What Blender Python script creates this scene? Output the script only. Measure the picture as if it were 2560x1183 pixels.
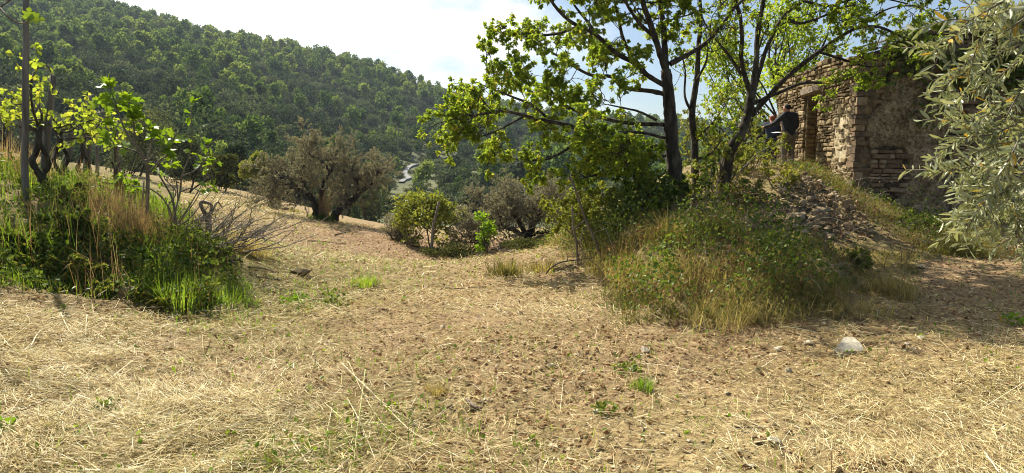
import bpy, bmesh, math
import numpy as np
from mathutils import Vector, Matrix

# ------------------------------------------------------------------ scene, camera, light
for o in list(bpy.data.objects):
    bpy.data.objects.remove(o)
scene = bpy.context.scene
COL = scene.collection
F, PITCH, CAMZ = 1668.0, math.radians(6.5), 1.6

cam_d = bpy.data.cameras.new('camera')
cam_d.sensor_width = 36.0
cam_d.lens = 36.0 * F / 2560.0
cam_d.clip_start, cam_d.clip_end = 0.05, 4000.0
cam = bpy.data.objects.new('camera', cam_d)
cam.location = (0, 0, CAMZ)
cam.rotation_euler = (math.pi / 2 - PITCH, 0, 0)
COL.objects.link(cam)
scene.camera = cam

SUN_AZ = math.radians(-37)      # left of the view axis
SUN_EL = math.radians(47)
sunv = Vector((math.sin(SUN_AZ) * math.cos(SUN_EL), math.cos(SUN_AZ) * math.cos(SUN_EL), math.sin(SUN_EL)))
sd = bpy.data.lights.new('sun', 'SUN')
sd.energy, sd.angle, sd.color = 5.0, math.radians(0.5), (1.0, 0.93, 0.80)
so = bpy.data.objects.new('sun', sd)
so.location = (-10, 20, 30)
so.rotation_euler = (-sunv).to_track_quat('-Z', 'Y').to_euler()
COL.objects.link(so)

world = bpy.data.worlds.new('World')
scene.world = world
world.use_nodes = True
wn, wl = world.node_tree.nodes, world.node_tree.links
wn.clear()
w_out = wn.new('ShaderNodeOutputWorld')
w_bg = wn.new('ShaderNodeBackground')
w_bg.inputs['Strength'].default_value = 0.06
sky = wn.new('ShaderNodeTexSky')
sky.sky_type = 'NISHITA'
sky.sun_disc = False
sky.sun_elevation = SUN_EL
sky.sun_rotation = SUN_AZ
sky.altitude = 300
sky.air_density, sky.dust_density, sky.ozone_density = 1.0, 0.9, 2.0
# thin white cloud: soft noise over the whole sky, brighter towards the sun as thin cloud is
w_co = wn.new('ShaderNodeTexCoord')
w_map = wn.new('ShaderNodeMapping')
w_map.inputs['Scale'].default_value = (1.0, 1.0, 2.4)
w_map.inputs['Location'].default_value = (0.35, 0.1, 0.2)
w_no = wn.new('ShaderNodeTexNoise')
w_no.inputs['Scale'].default_value = 1.7
w_no.inputs['Detail'].default_value = 6
w_no.inputs['Roughness'].default_value = 0.55
w_dot = wn.new('ShaderNodeVectorMath'); w_dot.operation = 'DOT_PRODUCT'
w_dot.inputs[1].default_value = sunv
w_add = wn.new('ShaderNodeMath'); w_add.operation = 'MULTIPLY_ADD'
w_add.inputs[1].default_value = 0.75
w_r = wn.new('ShaderNodeMapRange')
w_r.inputs['From Min'].default_value = 0.95
w_r.inputs['From Max'].default_value = 1.10
w_r.interpolation_type = 'SMOOTHSTEP'
w_glow = wn.new('ShaderNodeMapRange')
w_glow.inputs['From Min'].default_value = 0.35
w_glow.inputs['From Max'].default_value = 1.0
w_glow.inputs['To Min'].default_value = 10.5
w_glow.inputs['To Max'].default_value = 12.5
w_mix = wn.new('ShaderNodeMix'); w_mix.data_type = 'RGBA'
w_cc = wn.new('ShaderNodeVectorMath'); w_cc.operation = 'SCALE'
w_cc.inputs[0].default_value = (1.0, 1.0, 1.0)
wl.new(w_co.outputs['Generated'], w_map.inputs['Vector'])
wl.new(w_map.outputs[0], w_no.inputs['Vector'])
wl.new(w_co.outputs['Generated'], w_dot.inputs[0])
wl.new(w_dot.outputs['Value'], w_add.inputs[0])
wl.new(w_no.outputs['Fac'], w_add.inputs[2])
wl.new(w_add.outputs[0], w_r.inputs['Value'])
wl.new(w_dot.outputs['Value'], w_glow.inputs['Value'])
wl.new(w_glow.outputs[0], w_cc.inputs['Scale'])
wl.new(w_r.outputs[0], w_mix.inputs['Factor'])
wl.new(sky.outputs[0], w_mix.inputs['A'])
wl.new(w_cc.outputs[0], w_mix.inputs['B'])
wl.new(w_mix.outputs['Result'], w_bg.inputs['Color'])
wl.new(w_bg.outputs[0], w_out.inputs['Surface'])

scene.render.engine = 'CYCLES'
cy = scene.cycles
cy.use_denoising = True
cy.max_bounces, cy.diffuse_bounces, cy.glossy_bounces = 7, 3, 2
cy.transmission_bounces, cy.transparent_max_bounces, cy.volume_bounces = 5, 8, 0
cy.sample_clamp_indirect = 6.0
cy.denoising_prefilter = 'FAST'
cy.filter_width = 1.0
vs = scene.view_settings
vs.view_transform, vs.look, vs.exposure, vs.gamma, vs.use_curve_mapping = 'Standard', 'None', 1.0, 1.0, False

# ------------------------------------------------------------------ small helpers
def rng(seed):
    return np.random.default_rng(seed)

def P(px, py, d):
    """world point seen at photograph pixel (px, py), d metres ahead of the camera"""
    a, b = (px - 1280) / F, (591.5 - py) / F
    dy = math.cos(PITCH) + b * math.sin(PITCH)
    s = d / dy
    return np.array((a * s, d, CAMZ + (-math.sin(PITCH) + b * math.cos(PITCH)) * s))

def proj(p):
    p = np.atleast_2d(p)
    x, y, z = p[:, 0], p[:, 1], p[:, 2] - CAMZ
    f = y * math.cos(PITCH) - z * math.sin(PITCH)
    u = y * math.sin(PITCH) + z * math.cos(PITCH)
    return 1280 + F * x / f, 591.5 - F * u / f

def unit(v):
    return v / np.maximum(np.linalg.norm(v, axis=-1, keepdims=True), 1e-9)

def sstep(t):
    t = np.clip(t, 0, 1)
    return t * t * (3 - 2 * t)

def _hash(ix, iy, seed):
    h = (ix.astype(np.int64) * 374761393 + iy.astype(np.int64) * 668265263 + seed * 974711) & 0xffffffff
    h = ((h ^ (h >> 13)) * 1274126177) & 0xffffffff
    return ((h ^ (h >> 16)) & 0xffff) / 65535.0

def vnoise(x, y, seed=0):
    x, y = np.asarray(x, float), np.asarray(y, float)
    ix, iy = np.floor(x), np.floor(y)
    fx, fy = x - ix, y - iy
    fx, fy = fx * fx * (3 - 2 * fx), fy * fy * (3 - 2 * fy)
    ix, iy = ix.astype(np.int64), iy.astype(np.int64)
    a, b = _hash(ix, iy, seed), _hash(ix + 1, iy, seed)
    c, d = _hash(ix, iy + 1, seed), _hash(ix + 1, iy + 1, seed)
    return (a + (b - a) * fx) * (1 - fy) + (c + (d - c) * fx) * fy

def fbm(x, y, seed=0, octs=4):
    s, a, t = 0, 0.5, 0
    for k in range(octs):
        s = s + a * vnoise(x * 2 ** k, y * 2 ** k, seed + k * 17); t += a; a *= 0.55
    return s / t

# ------------------------------------------------------------------ mesh building
def make_mesh(name, V, T, tone=None, smooth=False, mats=(), mat_idx=None):
    me = bpy.data.meshes.new(name)
    V = np.ascontiguousarray(V, dtype=np.float32); T = np.ascontiguousarray(T, dtype=np.int32)
    n, m = len(V), len(T)
    me.vertices.add(n); me.vertices.foreach_set('co', V.ravel())
    me.loops.add(m * 3); me.loops.foreach_set('vertex_index', T.ravel())
    me.polygons.add(m)
    me.polygons.foreach_set('loop_start', np.arange(0, m * 3, 3, dtype=np.int32))
    me.polygons.foreach_set('use_smooth', np.full(m, smooth, dtype=bool))
    for mt in mats:
        me.materials.append(mt)
    if mat_idx is not None:
        me.polygons.foreach_set('material_index', np.asarray(mat_idx, dtype=np.int32))
    me.update(calc_edges=True)
    if tone is not None:
        at = me.attributes.new('tone', 'FLOAT', 'POINT')
        at.data.foreach_set('value', np.ascontiguousarray(tone, dtype=np.float32))
    return me

class Buf:
    def __init__(self):
        self.V, self.T, self.N, self.n = [], [], [], 0
    def add(self, V, T, tone=0.5):
        V = np.asarray(V, float).reshape(-1, 3); T = np.asarray(T, int).reshape(-1, 3)
        self.V.append(V); self.T.append(T + self.n)
        self.N.append(np.broadcast_to(np.asarray(tone, float), (len(V),)))
        self.n += len(V)
        return self
    def mesh(self, name, mat, smooth=False, origin=None):
        V = np.concatenate(self.V)
        if origin is not None:
            V = V - np.asarray(origin)
        return make_mesh(name, V, np.concatenate(self.T), np.concatenate(self.N), smooth, [mat])
    def build(self, name, mat, parent=None, smooth=False, origin=None):
        """origin: world place of the parent, so that the part sits under it"""
        if origin is None and parent is not None:
            origin = np.array(parent.location) if parent.parent is None else np.array(parent.location) + np.array(parent.parent.location)
        return obj(name, self.mesh(name, mat, smooth, origin), parent)

def obj(name, me, parent=None, loc=None):
    o = bpy.data.objects.new(name, me)
    COL.objects.link(o)
    if parent is not None:
        o.parent = parent
    if loc is not None:
        o.location = loc
    return o

def tag(o, label, cat, group=None):
    o['label'] = label; o['category'] = cat
    if group:
        o['group'] = group
    return o

def kind(o, k, label=None):
    o['kind'] = k
    if label:
        o['label'] = label
    return o

def thing(name, label, cat, loc, group=None):
    o = obj(name, None, None, tuple(float(v) for v in loc))
    o.empty_display_size = 0.1
    return tag(o, label, cat, group)

def smooth_path(pts, n=4):
    p = np.asarray(pts, float)
    if len(p) < 3:
        t = np.linspace(0, 1, n + 1)[:, None]
        return p[0] * (1 - t) + p[-1] * t
    q = np.vstack([2 * p[0] - p[1], p, 2 * p[-1] - p[-2]])
    out = []
    for i in range(1, len(q) - 2):
        a, b, c, d = q[i - 1], q[i], q[i + 1], q[i + 2]
        for t in np.arange(n) / n:
            out.append(0.5 * ((2 * b) + (-a + c) * t + (2 * a - 5 * b + 4 * c - d) * t * t + (-a + 3 * b - 3 * c + d) * t ** 3))
    out.append(p[-1])
    return np.array(out)

def tube(buf, path, r0, r1=None, sides=6, tone=0.5, rough=0.0, rg=None, cap=True):
    p = np.asarray(path, float)
    k = len(p)
    if np.isscalar(r0):
        r = np.linspace(r0, r0 if r1 is None else r1, k)
    else:
        r = np.asarray(r0, float)
    d = unit(np.gradient(p, axis=0))
    ref = np.array((0.0, 0.0, 1.0)) if abs(d[:, 2]).mean() < 0.8 else np.array((1.0, 0.0, 0.0))
    s = unit(np.cross(d, ref)); u = np.cross(d, s)
    a = np.arange(sides) / sides * 2 * math.pi
    ring = np.cos(a)[None, :, None] * s[:, None, :] + np.sin(a)[None, :, None] * u[:, None, :]
    rr = r[:, None]
    if rough and rg is not None:
        rr = rr * (1 + rough * rg.uniform(-1, 1, (k, sides)))
    V = p[:, None, :] + ring * (rr[..., None] if rr.ndim == 2 else rr)
    idx = np.arange(k * sides).reshape(k, sides)
    A, B = idx[:-1], np.roll(idx, -1, 1)[:-1]
    C, D = idx[1:], np.roll(idx, -1, 1)[1:]
    T = np.concatenate([np.stack([A, B, D], -1).reshape(-1, 3), np.stack([A, D, C], -1).reshape(-1, 3)])
    V = V.reshape(-1, 3)
    if cap:
        V = np.vstack([V, p[-1] + d[-1] * r[-1] * 0.4, p[0]])
        e = k * sides
        l = idx[-1]; f = idx[0]
        T = np.vstack([T, np.stack([l, np.roll(l, -1), np.full(sides, e)], -1), np.stack([np.roll(f, -1), f, np.full(sides, e + 1)], -1)])
    buf.add(V, T, tone)

def leaves(buf, base, dirv, nrm, L, W, tone, shape='rhomb', fold=0.15, droop=0.0):
    base = np.asarray(base, float); N = len(base)
    if N == 0:
        return
    dirv = unit(np.asarray(dirv, float)); s = unit(np.cross(dirv, nrm)); n = np.cross(s, dirv)
    L = np.broadcast_to(L, (N,))[:, None]; W = np.broadcast_to(W, (N,))[:, None]
    tone = np.broadcast_to(tone, (N,))
    f = n * W * fold
    dz = np.zeros((N, 3)); dz[:, 2] = -1
    if shape == 'rhomb':
        V = np.stack([base, base + dirv * L * .45 + s * W * .5 + f, base + dirv * L + dz * L * droop, base + dirv * L * .45 - s * W * .5 + f], 1)
        t = np.array([[0, 1, 2], [0, 2, 3]])
    elif shape == 'hex':
        V = np.stack([base, base + dirv * L * .3 + s * W * .38 + f, base + dirv * L * .68 + s * W * .5 + f + dz * L * droop * .4,
                      base + dirv * L + dz * L * droop, base + dirv * L * .68 - s * W * .5 + f + dz * L * droop * .4, base + dirv * L * .3 - s * W * .38 + f], 1)
        t = np.array([[0, 1, 2], [0, 2, 3], [0, 3, 4], [0, 4, 5]])
    else:  # strip
        V = np.stack([base - s * W * .5, base + s * W * .5, base + dirv * L + s * W * .5, base + dirv * L - s * W * .5], 1)
        t = np.array([[0, 1, 2], [0, 2, 3]])
    k = V.shape[1]
    T = (np.arange(N) * k)[:, None, None] + t[None]
    buf.add(V.reshape(-1, 3), T.reshape(-1, 3), np.repeat(tone, k))

def blades(buf, base, h, w, az, lean, tone):
    """grass blades: three cross sections, bending over by `lean` (0 upright .. 1.5 lying over)"""
    base = np.asarray(base, float); N = len(base)
    if N == 0:
        return
    h = np.broadcast_to(h, (N,)); w = np.broadcast_to(w, (N,)); lean = np.broadcast_to(lean, (N,)); tone = np.broadcast_to(tone, (N,))
    o = np.stack([np.cos(az), np.sin(az), 0 * az], -1)
    s = np.stack([-np.sin(az), np.cos(az), 0 * az], -1)
    up = np.array((0, 0, 1.0))
    th = lean
    p1 = base + h[:, None] * .5 * (np.cos(th * .4)[:, None] * up + np.sin(th * .4)[:, None] * o)
    p2 = p1 + h[:, None] * .5 * (np.cos(th * 1.35)[:, None] * up + np.sin(th * 1.35)[:, None] * o)
    V = np.stack([base - s * w[:, None] * .5, base + s * w[:, None] * .5, p1 + s * w[:, None] * .42, p1 - s * w[:, None] * .42, p2], 1)
    t = np.array([[0, 1, 2], [0, 2, 3], [3, 2, 4]])
    T = (np.arange(N) * 5)[:, None, None] + t[None]
    buf.add(V.reshape(-1, 3), T.reshape(-1, 3), np.repeat(tone, 5))

def rand_dir(g, n, up=0.0):
    v = g.normal(size=(n, 3)); v[:, 2] += up
    return unit(v)

# ------------------------------------------------------------------ materials
def nt(name):
    m = bpy.data.materials.new(name)
    m.use_nodes = True
    n, l = m.node_tree.nodes, m.node_tree.links
    n.clear()
    out = n.new('ShaderNodeOutputMaterial')
    return m, n, l, out

def ramp(n, stops):
    r = n.new('ShaderNodeValToRGB')
    e = r.color_ramp.elements
    while len(e) < len(stops):
        e.new(0.5)
    for k, (p, c) in enumerate(stops):
        e[k].position = p; e[k].color = (*c, 1)
    return r

def leaf_mat(name, stops, trans=0.45, gloss=0.06, rough=0.4, tgain=(1.25, 1.2, 0.7), rand=0.0):
    m, n, l, out = nt(name)
    at = n.new('ShaderNodeAttribute'); at.attribute_name = 'tone'
    r = ramp(n, stops)
    src = at.outputs['Fac']
    if rand:
        oi = n.new('ShaderNodeObjectInfo')
        ma = n.new('ShaderNodeMath'); ma.operation = 'MULTIPLY_ADD'; ma.inputs[1].default_value = rand
        s2 = n.new('ShaderNodeMath'); s2.operation = 'SUBTRACT'; s2.inputs[1].default_value = rand / 2
        l.new(oi.outputs['Random'], ma.inputs[0]); l.new(src, ma.inputs[2]); l.new(ma.outputs[0], s2.inputs[0])
        src = s2.outputs[0]
    l.new(src, r.inputs[0])
    d = n.new('ShaderNodeBsdfDiffuse'); t = n.new('ShaderNodeBsdfTranslucent'); gl = n.new('ShaderNodeBsdfGlossy')
    gl.inputs['Roughness'].default_value = rough
    mul = n.new('ShaderNodeMix'); mul.data_type = 'RGBA'; mul.blend_type = 'MULTIPLY'; mul.inputs['Factor'].default_value = 1
    mul.inputs['B'].default_value = (*tgain, 1)
    mul.clamp_result = False
    l.new(r.outputs[0], mul.inputs['A'])
    l.new(r.outputs[0], d.inputs['Color']); l.new(mul.outputs['Result'], t.inputs['Color'])
    m1 = n.new('ShaderNodeMixShader'); m1.inputs[0].default_value = trans
    l.new(d.outputs[0], m1.inputs[1]); l.new(t.outputs[0], m1.inputs[2])
    m2 = n.new('ShaderNodeMixShader'); m2.inputs[0].default_value = gloss * .4
    l.new(m1.outputs[0], m2.inputs[1]); l.new(gl.outputs[0], m2.inputs[2])
    l.new(m2.outputs[0], out.inputs[0])
    return m

def solid_mat(name, stops, scale=8.0, detail=6, rough=0.85, bump=0.4, bscale=None, stretch=(1, 1, 1), tone=0.0, rand=0.0, bdist=0.02, coord='Object'):
    """noise-coloured opaque material; tone adds the mesh's own attribute, rand a per-object shift"""
    m, n, l, out = nt(name)
    tc = n.new('ShaderNodeTexCoord'); mp = n.new('ShaderNodeMapping')
    mp.inputs['Scale'].default_value = stretch
    l.new(tc.outputs[coord], mp.inputs[0])
    no = n.new('ShaderNodeTexNoise'); no.inputs['Scale'].default_value = scale; no.inputs['Detail'].default_value = detail
    no.inputs['Roughness'].default_value = 0.62
    l.new(mp.outputs[0], no.inputs['Vector'])
    src = no.outputs['Fac']
    if rand:
        oi = n.new('ShaderNodeObjectInfo')
        ad = n.new('ShaderNodeVectorMath'); ad.operation = 'ADD'
        sc = n.new('ShaderNodeMath'); sc.operation = 'MULTIPLY'; sc.inputs[1].default_value = 31.7
        l.new(oi.outputs['Random'], sc.inputs[0]); l.new(mp.outputs[0], ad.inputs[0]); l.new(sc.outputs[0], ad.inputs[1])
        l.new(ad.outputs[0], no.inputs['Vector'])
        ma = n.new('ShaderNodeMath'); ma.operation = 'MULTIPLY_ADD'; ma.inputs[1].default_value = rand
        s2 = n.new('ShaderNodeMath'); s2.operation = 'SUBTRACT'; s2.inputs[1].default_value = rand / 2
        l.new(oi.outputs['Random'], ma.inputs[0]); l.new(src, ma.inputs[2]); l.new(ma.outputs[0], s2.inputs[0])
        src = s2.outputs[0]
    if tone:
        at = n.new('ShaderNodeAttribute'); at.attribute_name = 'tone'
        ma = n.new('ShaderNodeMath'); ma.operation = 'MULTIPLY_ADD'; ma.inputs[1].default_value = tone
        s2 = n.new('ShaderNodeMath'); s2.operation = 'SUBTRACT'; s2.inputs[1].default_value = tone / 2
        l.new(at.outputs['Fac'], ma.inputs[0]); l.new(src, ma.inputs[2]); l.new(ma.outputs[0], s2.inputs[0])
        src = s2.outputs[0]
    r = ramp(n, stops)
    l.new(src, r.inputs[0])
    b = n.new('ShaderNodeBsdfPrincipled')
    b.inputs['Roughness'].default_value = rough
    b.inputs['Specular IOR Level'].default_value = 0.25
    l.new(r.outputs[0], b.inputs['Base Color'])
    if bump:
        nb = n.new('ShaderNodeTexNoise'); nb.inputs['Scale'].default_value = bscale or scale * 2.5; nb.inputs['Detail'].default_value = 8
        l.new(mp.outputs[0], nb.inputs['Vector'])
        bp = n.new('ShaderNodeBump'); bp.inputs['Strength'].default_value = bump; bp.inputs['Distance'].default_value = bdist
        l.new(nb.outputs['Fac'], bp.inputs['Height']); l.new(bp.outputs[0], b.inputs['Normal'])
    l.new(b.outputs[0], out.inputs[0])
    return m

M = {}
M['oak_leaf'] = leaf_mat('oak_leaf', [(0, (.12, .19, .02)), (.45, (.24, .34, .035)), (.8, (.36, .43, .055)), (1, (.42, .36, .07))], .6)
M['dark_leaf'] = leaf_mat('bramble_leaf', [(0, (.045, .075, .014)), (.5, (.11, .165, .025)), (.85, (.20, .25, .04)), (1, (.25, .2, .06))], .4, .05)
M['bright_leaf'] = leaf_mat('young_leaf', [(0, (.10, .2, .015)), (.6, (.2, .34, .02)), (1, (.33, .38, .03))], .55)
M['bush_leaf'] = leaf_mat('bush_leaf', [(0, (.12, .16, .025)), (.5, (.22, .25, .04)), (1, (.32, .31, .06))], .45)
M['vine_leaf'] = leaf_mat('vine_leaf', [(0, (.17, .25, .025)), (.6, (.33, .40, .05)), (1, (.46, .45, .07))], .6)
M['fig_leaf'] = leaf_mat('fig_leaf', [(0, (.11, .2, .015)), (.6, (.2, .31, .02)), (1, (.3, .36, .03))], .5, .10, .35)
M['olive_leaf'] = leaf_mat('olive_leaf', [(0, (.055, .065, .035)), (.5, (.12, .125, .07)), (.85, (.2, .2, .12)), (1, (.26, .22, .10))], .3, .07)
M['olive_old'] = leaf_mat('old_olive_leaf', [(0, (.115, .11, .085)), (.5, (.235, .22, .17)), (1, (.38, .36, .28))], .4, .04)
M['olive_near'] = leaf_mat('near_olive_leaf', [(0, (.15, .18, .085)), (.45, (.29, .32, .17)), (.88, (.48, .49, .31)), (.93, (.5, .33, .05)), (1, (.5, .33, .05))], .3, .12, .35)
M['grass'] = leaf_mat('green_grass', [(0, (.06, .12, .015)), (.5, (.15, .27, .025)), (.85, (.27, .38, .04)), (1, (.36, .36, .09))], .55, .05)
M['mound_grass'] = leaf_mat('mound_grass', [(0, (.07, .085, .02)), (.35, (.17, .165, .045)), (.7, (.33, .27, .10)), (1, (.50, .41, .20))], .4, .03)
M['dry_grass'] = leaf_mat('dry_red_grass', [(0, (.13, .08, .045)), (.5, (.25, .16, .095)), (1, (.42, .32, .2))], .4, .02)
M['straw'] = leaf_mat('straw', [(0, (.16, .10, .045)), (.22, (.34, .235, .10)), (.5, (.60, .48, .22)), (.82, (.75, .65, .37)), (.95, (.82, .76, .54)), (1, (.33, .34, .12))], .2, .06, .45, (1, 1, .9))
M['litter'] = leaf_mat('dead_leaf', [(0, (.11, .06, .03)), (.5, (.24, .13, .06)), (1, (.42, .27, .13))], .2, .02, .5, (1, 1, .9))
M['hill_olive'] = leaf_mat('hill_olive_leaf', [(0, (.05, .063, .04)), (.5, (.09, .115, .065)), (1, (.16, .185, .10))], .25, .02, rand=.8)
M['hill_green'] = leaf_mat('hill_oak_leaf', [(0, (.055, .10, .03)), (.5, (.115, .18, .045)), (1, (.26, .32, .085))], .4, .02, rand=.9)
M['hill_dark'] = leaf_mat('hill_evergreen_leaf', [(0, (.03, .048, .03)), (.5, (.055, .085, .045)), (1, (.10, .135, .06))], .25, .02, rand=.8)
M['hill_scrub'] = leaf_mat('hill_scrub_leaf', [(0, (.04, .05, .02)), (.5, (.085, .10, .03)), (1, (.16, .16, .05))], .3, .02)
M['bark'] = solid_mat('oak_bark', [(.3, (.014, .011, .008)), (.48, (.055, .043, .032)), (.7, (.15, .125, .09))], 9, 8, .95, 1.0, 22, (1, 1, .28), bdist=.03)  # light end of the ramp paints sunlit ridges into the bark colour
M['olive_bark'] = solid_mat('olive_bark', [(.3, (.015, .012, .010)), (.55, (.05, .042, .033)), (.8, (.13, .115, .09))], 7, 8, .95, .9, 18, (1, 1, .4), bdist=.03)
M['twig'] = solid_mat('grey_twig', [(.3, (.10, .085, .065)), (.7, (.24, .21, .165))], 12, 4, .9, .3)
M['dead_wood'] = solid_mat('weathered_wood', [(.3, (.10, .075, .05)), (.55, (.22, .17, .12)), (.8, (.38, .32, .25))], 10, 7, .9, .6, 30, (1, 1, .15))
M['post'] = solid_mat('grey_post_wood', [(.3, (.07, .058, .048)), (.5, (.19, .165, .14)), (.75, (.34, .31, .28))], 14, 8, .9, .7, 40, (1, 1, .08))
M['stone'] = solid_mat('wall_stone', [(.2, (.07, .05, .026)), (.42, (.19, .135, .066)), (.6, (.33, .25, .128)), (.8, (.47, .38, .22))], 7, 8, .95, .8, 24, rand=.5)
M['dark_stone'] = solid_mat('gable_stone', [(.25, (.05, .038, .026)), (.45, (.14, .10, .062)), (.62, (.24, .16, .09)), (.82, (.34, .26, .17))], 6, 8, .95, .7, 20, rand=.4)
M['rubble'] = solid_mat('rubble_stone', [(.22, (.10, .07, .04)), (.5, (.29, .215, .125)), (.8, (.52, .43, .28))], 7, 8, .95, .7, 22, rand=.3)
M['pale_stone'] = solid_mat('pale_stone', [(.25, (.27, .22, .14)), (.42, (.52, .46, .33)), (.7, (.70, .64, .49))], 9, 8, .9, .6, 28, rand=.2)
M['mortar'] = solid_mat('earth_mortar', [(.3, (.09, .066, .038)), (.6, (.22, .165, .09)), (.85, (.34, .26, .15))], 10, 8, .95, .7, 30)
M['asphalt'] = solid_mat('pale_concrete_road', [(.3, (.16, .16, .155)), (.7, (.24, .24, .23))], 2, 6, .9, .2)
M['jacket'] = solid_mat('dark_jacket', [(.3, (.010, .011, .015)), (.7, (.028, .03, .038))], 20, 4, .75, .2)
M['trousers'] = solid_mat('grey_brown_trousers', [(.3, (.09, .072, .058)), (.7, (.19, .155, .125))], 20, 4, .85, .3)
M['navy_jacket'] = solid_mat('navy_jacket', [(.3, (.018, .024, .045)), (.7, (.04, .05, .085))], 20, 4, .8, .3)
M['skin'] = solid_mat('skin', [(.3, (.42, .19, .12)), (.7, (.5, .25, .17))], 20, 3, .6, .05)
M['hair_red'] = solid_mat('short_reddish_hair', [(.3, (.22, .06, .02)), (.7, (.42, .13, .05))], 60, 4, .7, .4)
M['cap'] = solid_mat('dark_cap', [(.3, (.008, .008, .009)), (.7, (.018, .018, .02))], 30, 3, .85, .2)
M['paper'] = solid_mat('white_paper', [(.3, (.74, .74, .72)), (.7, (.8, .8, .78))], 5, 2, .7, 0)
M['green_paint'] = solid_mat('green_pole', [(.3, (.05, .12, .08)), (.7, (.08, .18, .12))], 3, 3, .6, 0)
M['wire'] = solid_mat('grey_wire', [(.3, (.2, .21, .2)), (.7, (.28, .29, .28))], 3, 2, .6, 0)
# ------------------------------------------------------------------ terrain
CTRL = [(0, 0, 0), (0, 3, 0), (2.5, 3.3, 0), (-2.5, 3, .10), (-3.2, 4.2, .28), (0, 6, 0), (3, 6, 0), (5, 5, .05), (6, 7, 0), (8, 9.5, .15),
        (4, 20, 1.0), (7, 19, 1.45), (8, 23, 1.7), (12, 15, .5), (12, 20, 1.4), (14, 10, .4), (-9, 4, 1.2), (-12, 10, 2.0), (-15, 20, 1.6),
        (7.1, 17.3, 1.3), (6.5, 17.6, 1.02), (7.7, 17.2, 1.5), (7.6, 18.6, 1.55), (-20, 30, 1.4), (10, 30, -1.5), (16, 30, -.5), (20, 20, 1.8)]
for c in [(0, 700, 6), (300, 750, 6.6), (450, 790, 6.8), (600, 770, 7.1), (700, 700, 9.0), (60, 495, 8), (200, 460, 10.5), (370, 565, 8.5), (520, 590, 9.5),
          (540, 645, 9.2), (100, 565, 7.4), (0, 640, 6.6), (250, 655, 7.1), (700, 620, 14), (600, 482, 40), (830, 556, 27), (1000, 592, 24), (1320, 607, 23),
          (1200, 650, 14), (1000, 760, 7.4), (1300, 700, 9.3), (560, 505, 30), (900, 650, 13), (1450, 650, 11.5), (1450, 692, 9.2), (1560, 830, 6.1),
          (1850, 825, 6.2), (2200, 745, 7.7), (2400, 645, 11), (1705, 560, 12), (1808, 502, 13.3), (2130, 478, 15), (2340, 545, 15), (1990, 565, 11.5),
          (2060, 462, 14), (1900, 430, 14.6), (1940, 400, 16.2), (2450, 700, 8.8), (2560, 640, 11), (2500, 590, 13.5), (1450, 615, 19), (300, 540, 12)]:
    CTRL.append(tuple(P(*c)))
CTRL = np.array(CTRL)
def _tps_k(r2):
    return np.where(r2 > 1e-9, 0.5 * r2 * np.log(np.maximum(r2, 1e-9)), 0)
def _tps_fit(c):
    n = len(c)
    r2 = ((c[:, None, :2] - c[None, :, :2]) ** 2).sum(-1)
    A = np.zeros((n + 3, n + 3))
    A[:n, :n] = _tps_k(r2) + np.eye(n) * 1.5
    A[:n, n] = 1; A[:n, n + 1:] = c[:, :2]; A[n:, :n] = A[:n, n:].T
    return np.linalg.solve(A, np.concatenate([c[:, 2], np.zeros(3)]))
_W = _tps_fit(CTRL)
def near_z(x, y):
    out = _W[-3] + _W[-2] * x + _W[-1] * y
    for (cx, cy_, _), w in zip(CTRL, _W[:-3]):
        out = out + w * _tps_k((x - cx) ** 2 + (y - cy_) ** 2)
    return out

HD = [40, 60, 90, 130, 200, 300, 420, 600, 950]
HT = {-700: [380, 330, 220, 130, 20, -80, -170, -190, -60],
      -400: [430, 380, 270, 190, 80, -20, -100, -120, 20],
      0: [500, 440, 345, 262, 160, 60, -25, -40, 90],
      300: [540, 480, 385, 300, 202, 108, 40, 40, 160],
      600: [570, 510, 415, 345, 262, 174, 114, 140, 230],
      900: [580, 560, 525, 470, 388, 282, 172, 200, 270],
      1170: [580, 565, 535, 488, 418, 342, 264, 290, 320],
      1450: [580, 565, 535, 490, 430, 375, 315, 330, 340],
      1800: [580, 565, 535, 490, 440, 390, 338, 345, 350],
      2200: [580, 560, 530, 490, 440, 390, 352, 355, 365],
      3000: [560, 530, 490, 445, 410, 388, 375, 380, 385],
      4200: [560, 530, 490, 445, 410, 388, 375, 380, 385]}
_hu = np.array([(k - 1280) / F for k in HT])
_hz = np.array([[P(1280, py, d)[2] for py, d in zip(v, HD)] for v in HT.values()])
_hl = np.log(np.array(HD, float))
def hill_z(x, y):
    u = np.clip(x / np.maximum(y, 1), _hu[0], _hu[-1])
    l = np.clip(np.log(np.maximum(y, 1)), _hl[0], _hl[-1])
    i = np.clip(np.searchsorted(_hu, u, side='right') - 1, 0, len(_hu) - 2)
    j = np.clip(np.searchsorted(_hl, l, side='right') - 1, 0, len(_hl) - 2)
    a = (u - _hu[i]) / (_hu[i + 1] - _hu[i]); b = (l - _hl[j]) / (_hl[j + 1] - _hl[j])
    return (_hz[i, j] * (1 - a) + _hz[i + 1, j] * a) * (1 - b) + (_hz[i, j + 1] * (1 - a) + _hz[i + 1, j + 1] * a) * b

FACE = None
def mound_rise(x, y):
    """the steep overgrown face of the mound"""
    f = np.interp(x, FACE[:, 0], FACE[:, 1])
    side = sstep((x - FACE[0, 0] - .1) / 1.0) * sstep((7.3 - x) / 1.6)
    return .44 * side * sstep((y - f - .05) / 1.5) * sstep((13.2 - 3.2 * sstep((x - 3.6) / 1.2) * 1.15 - y) / 2.6)

def y_edge(x):
    return np.interp(x, [-70, -35, -18, -7, 2, 9, 18, 40, 70], [58, 52, 43, 31, 25.5, 27, 30, 34, 40])

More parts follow.
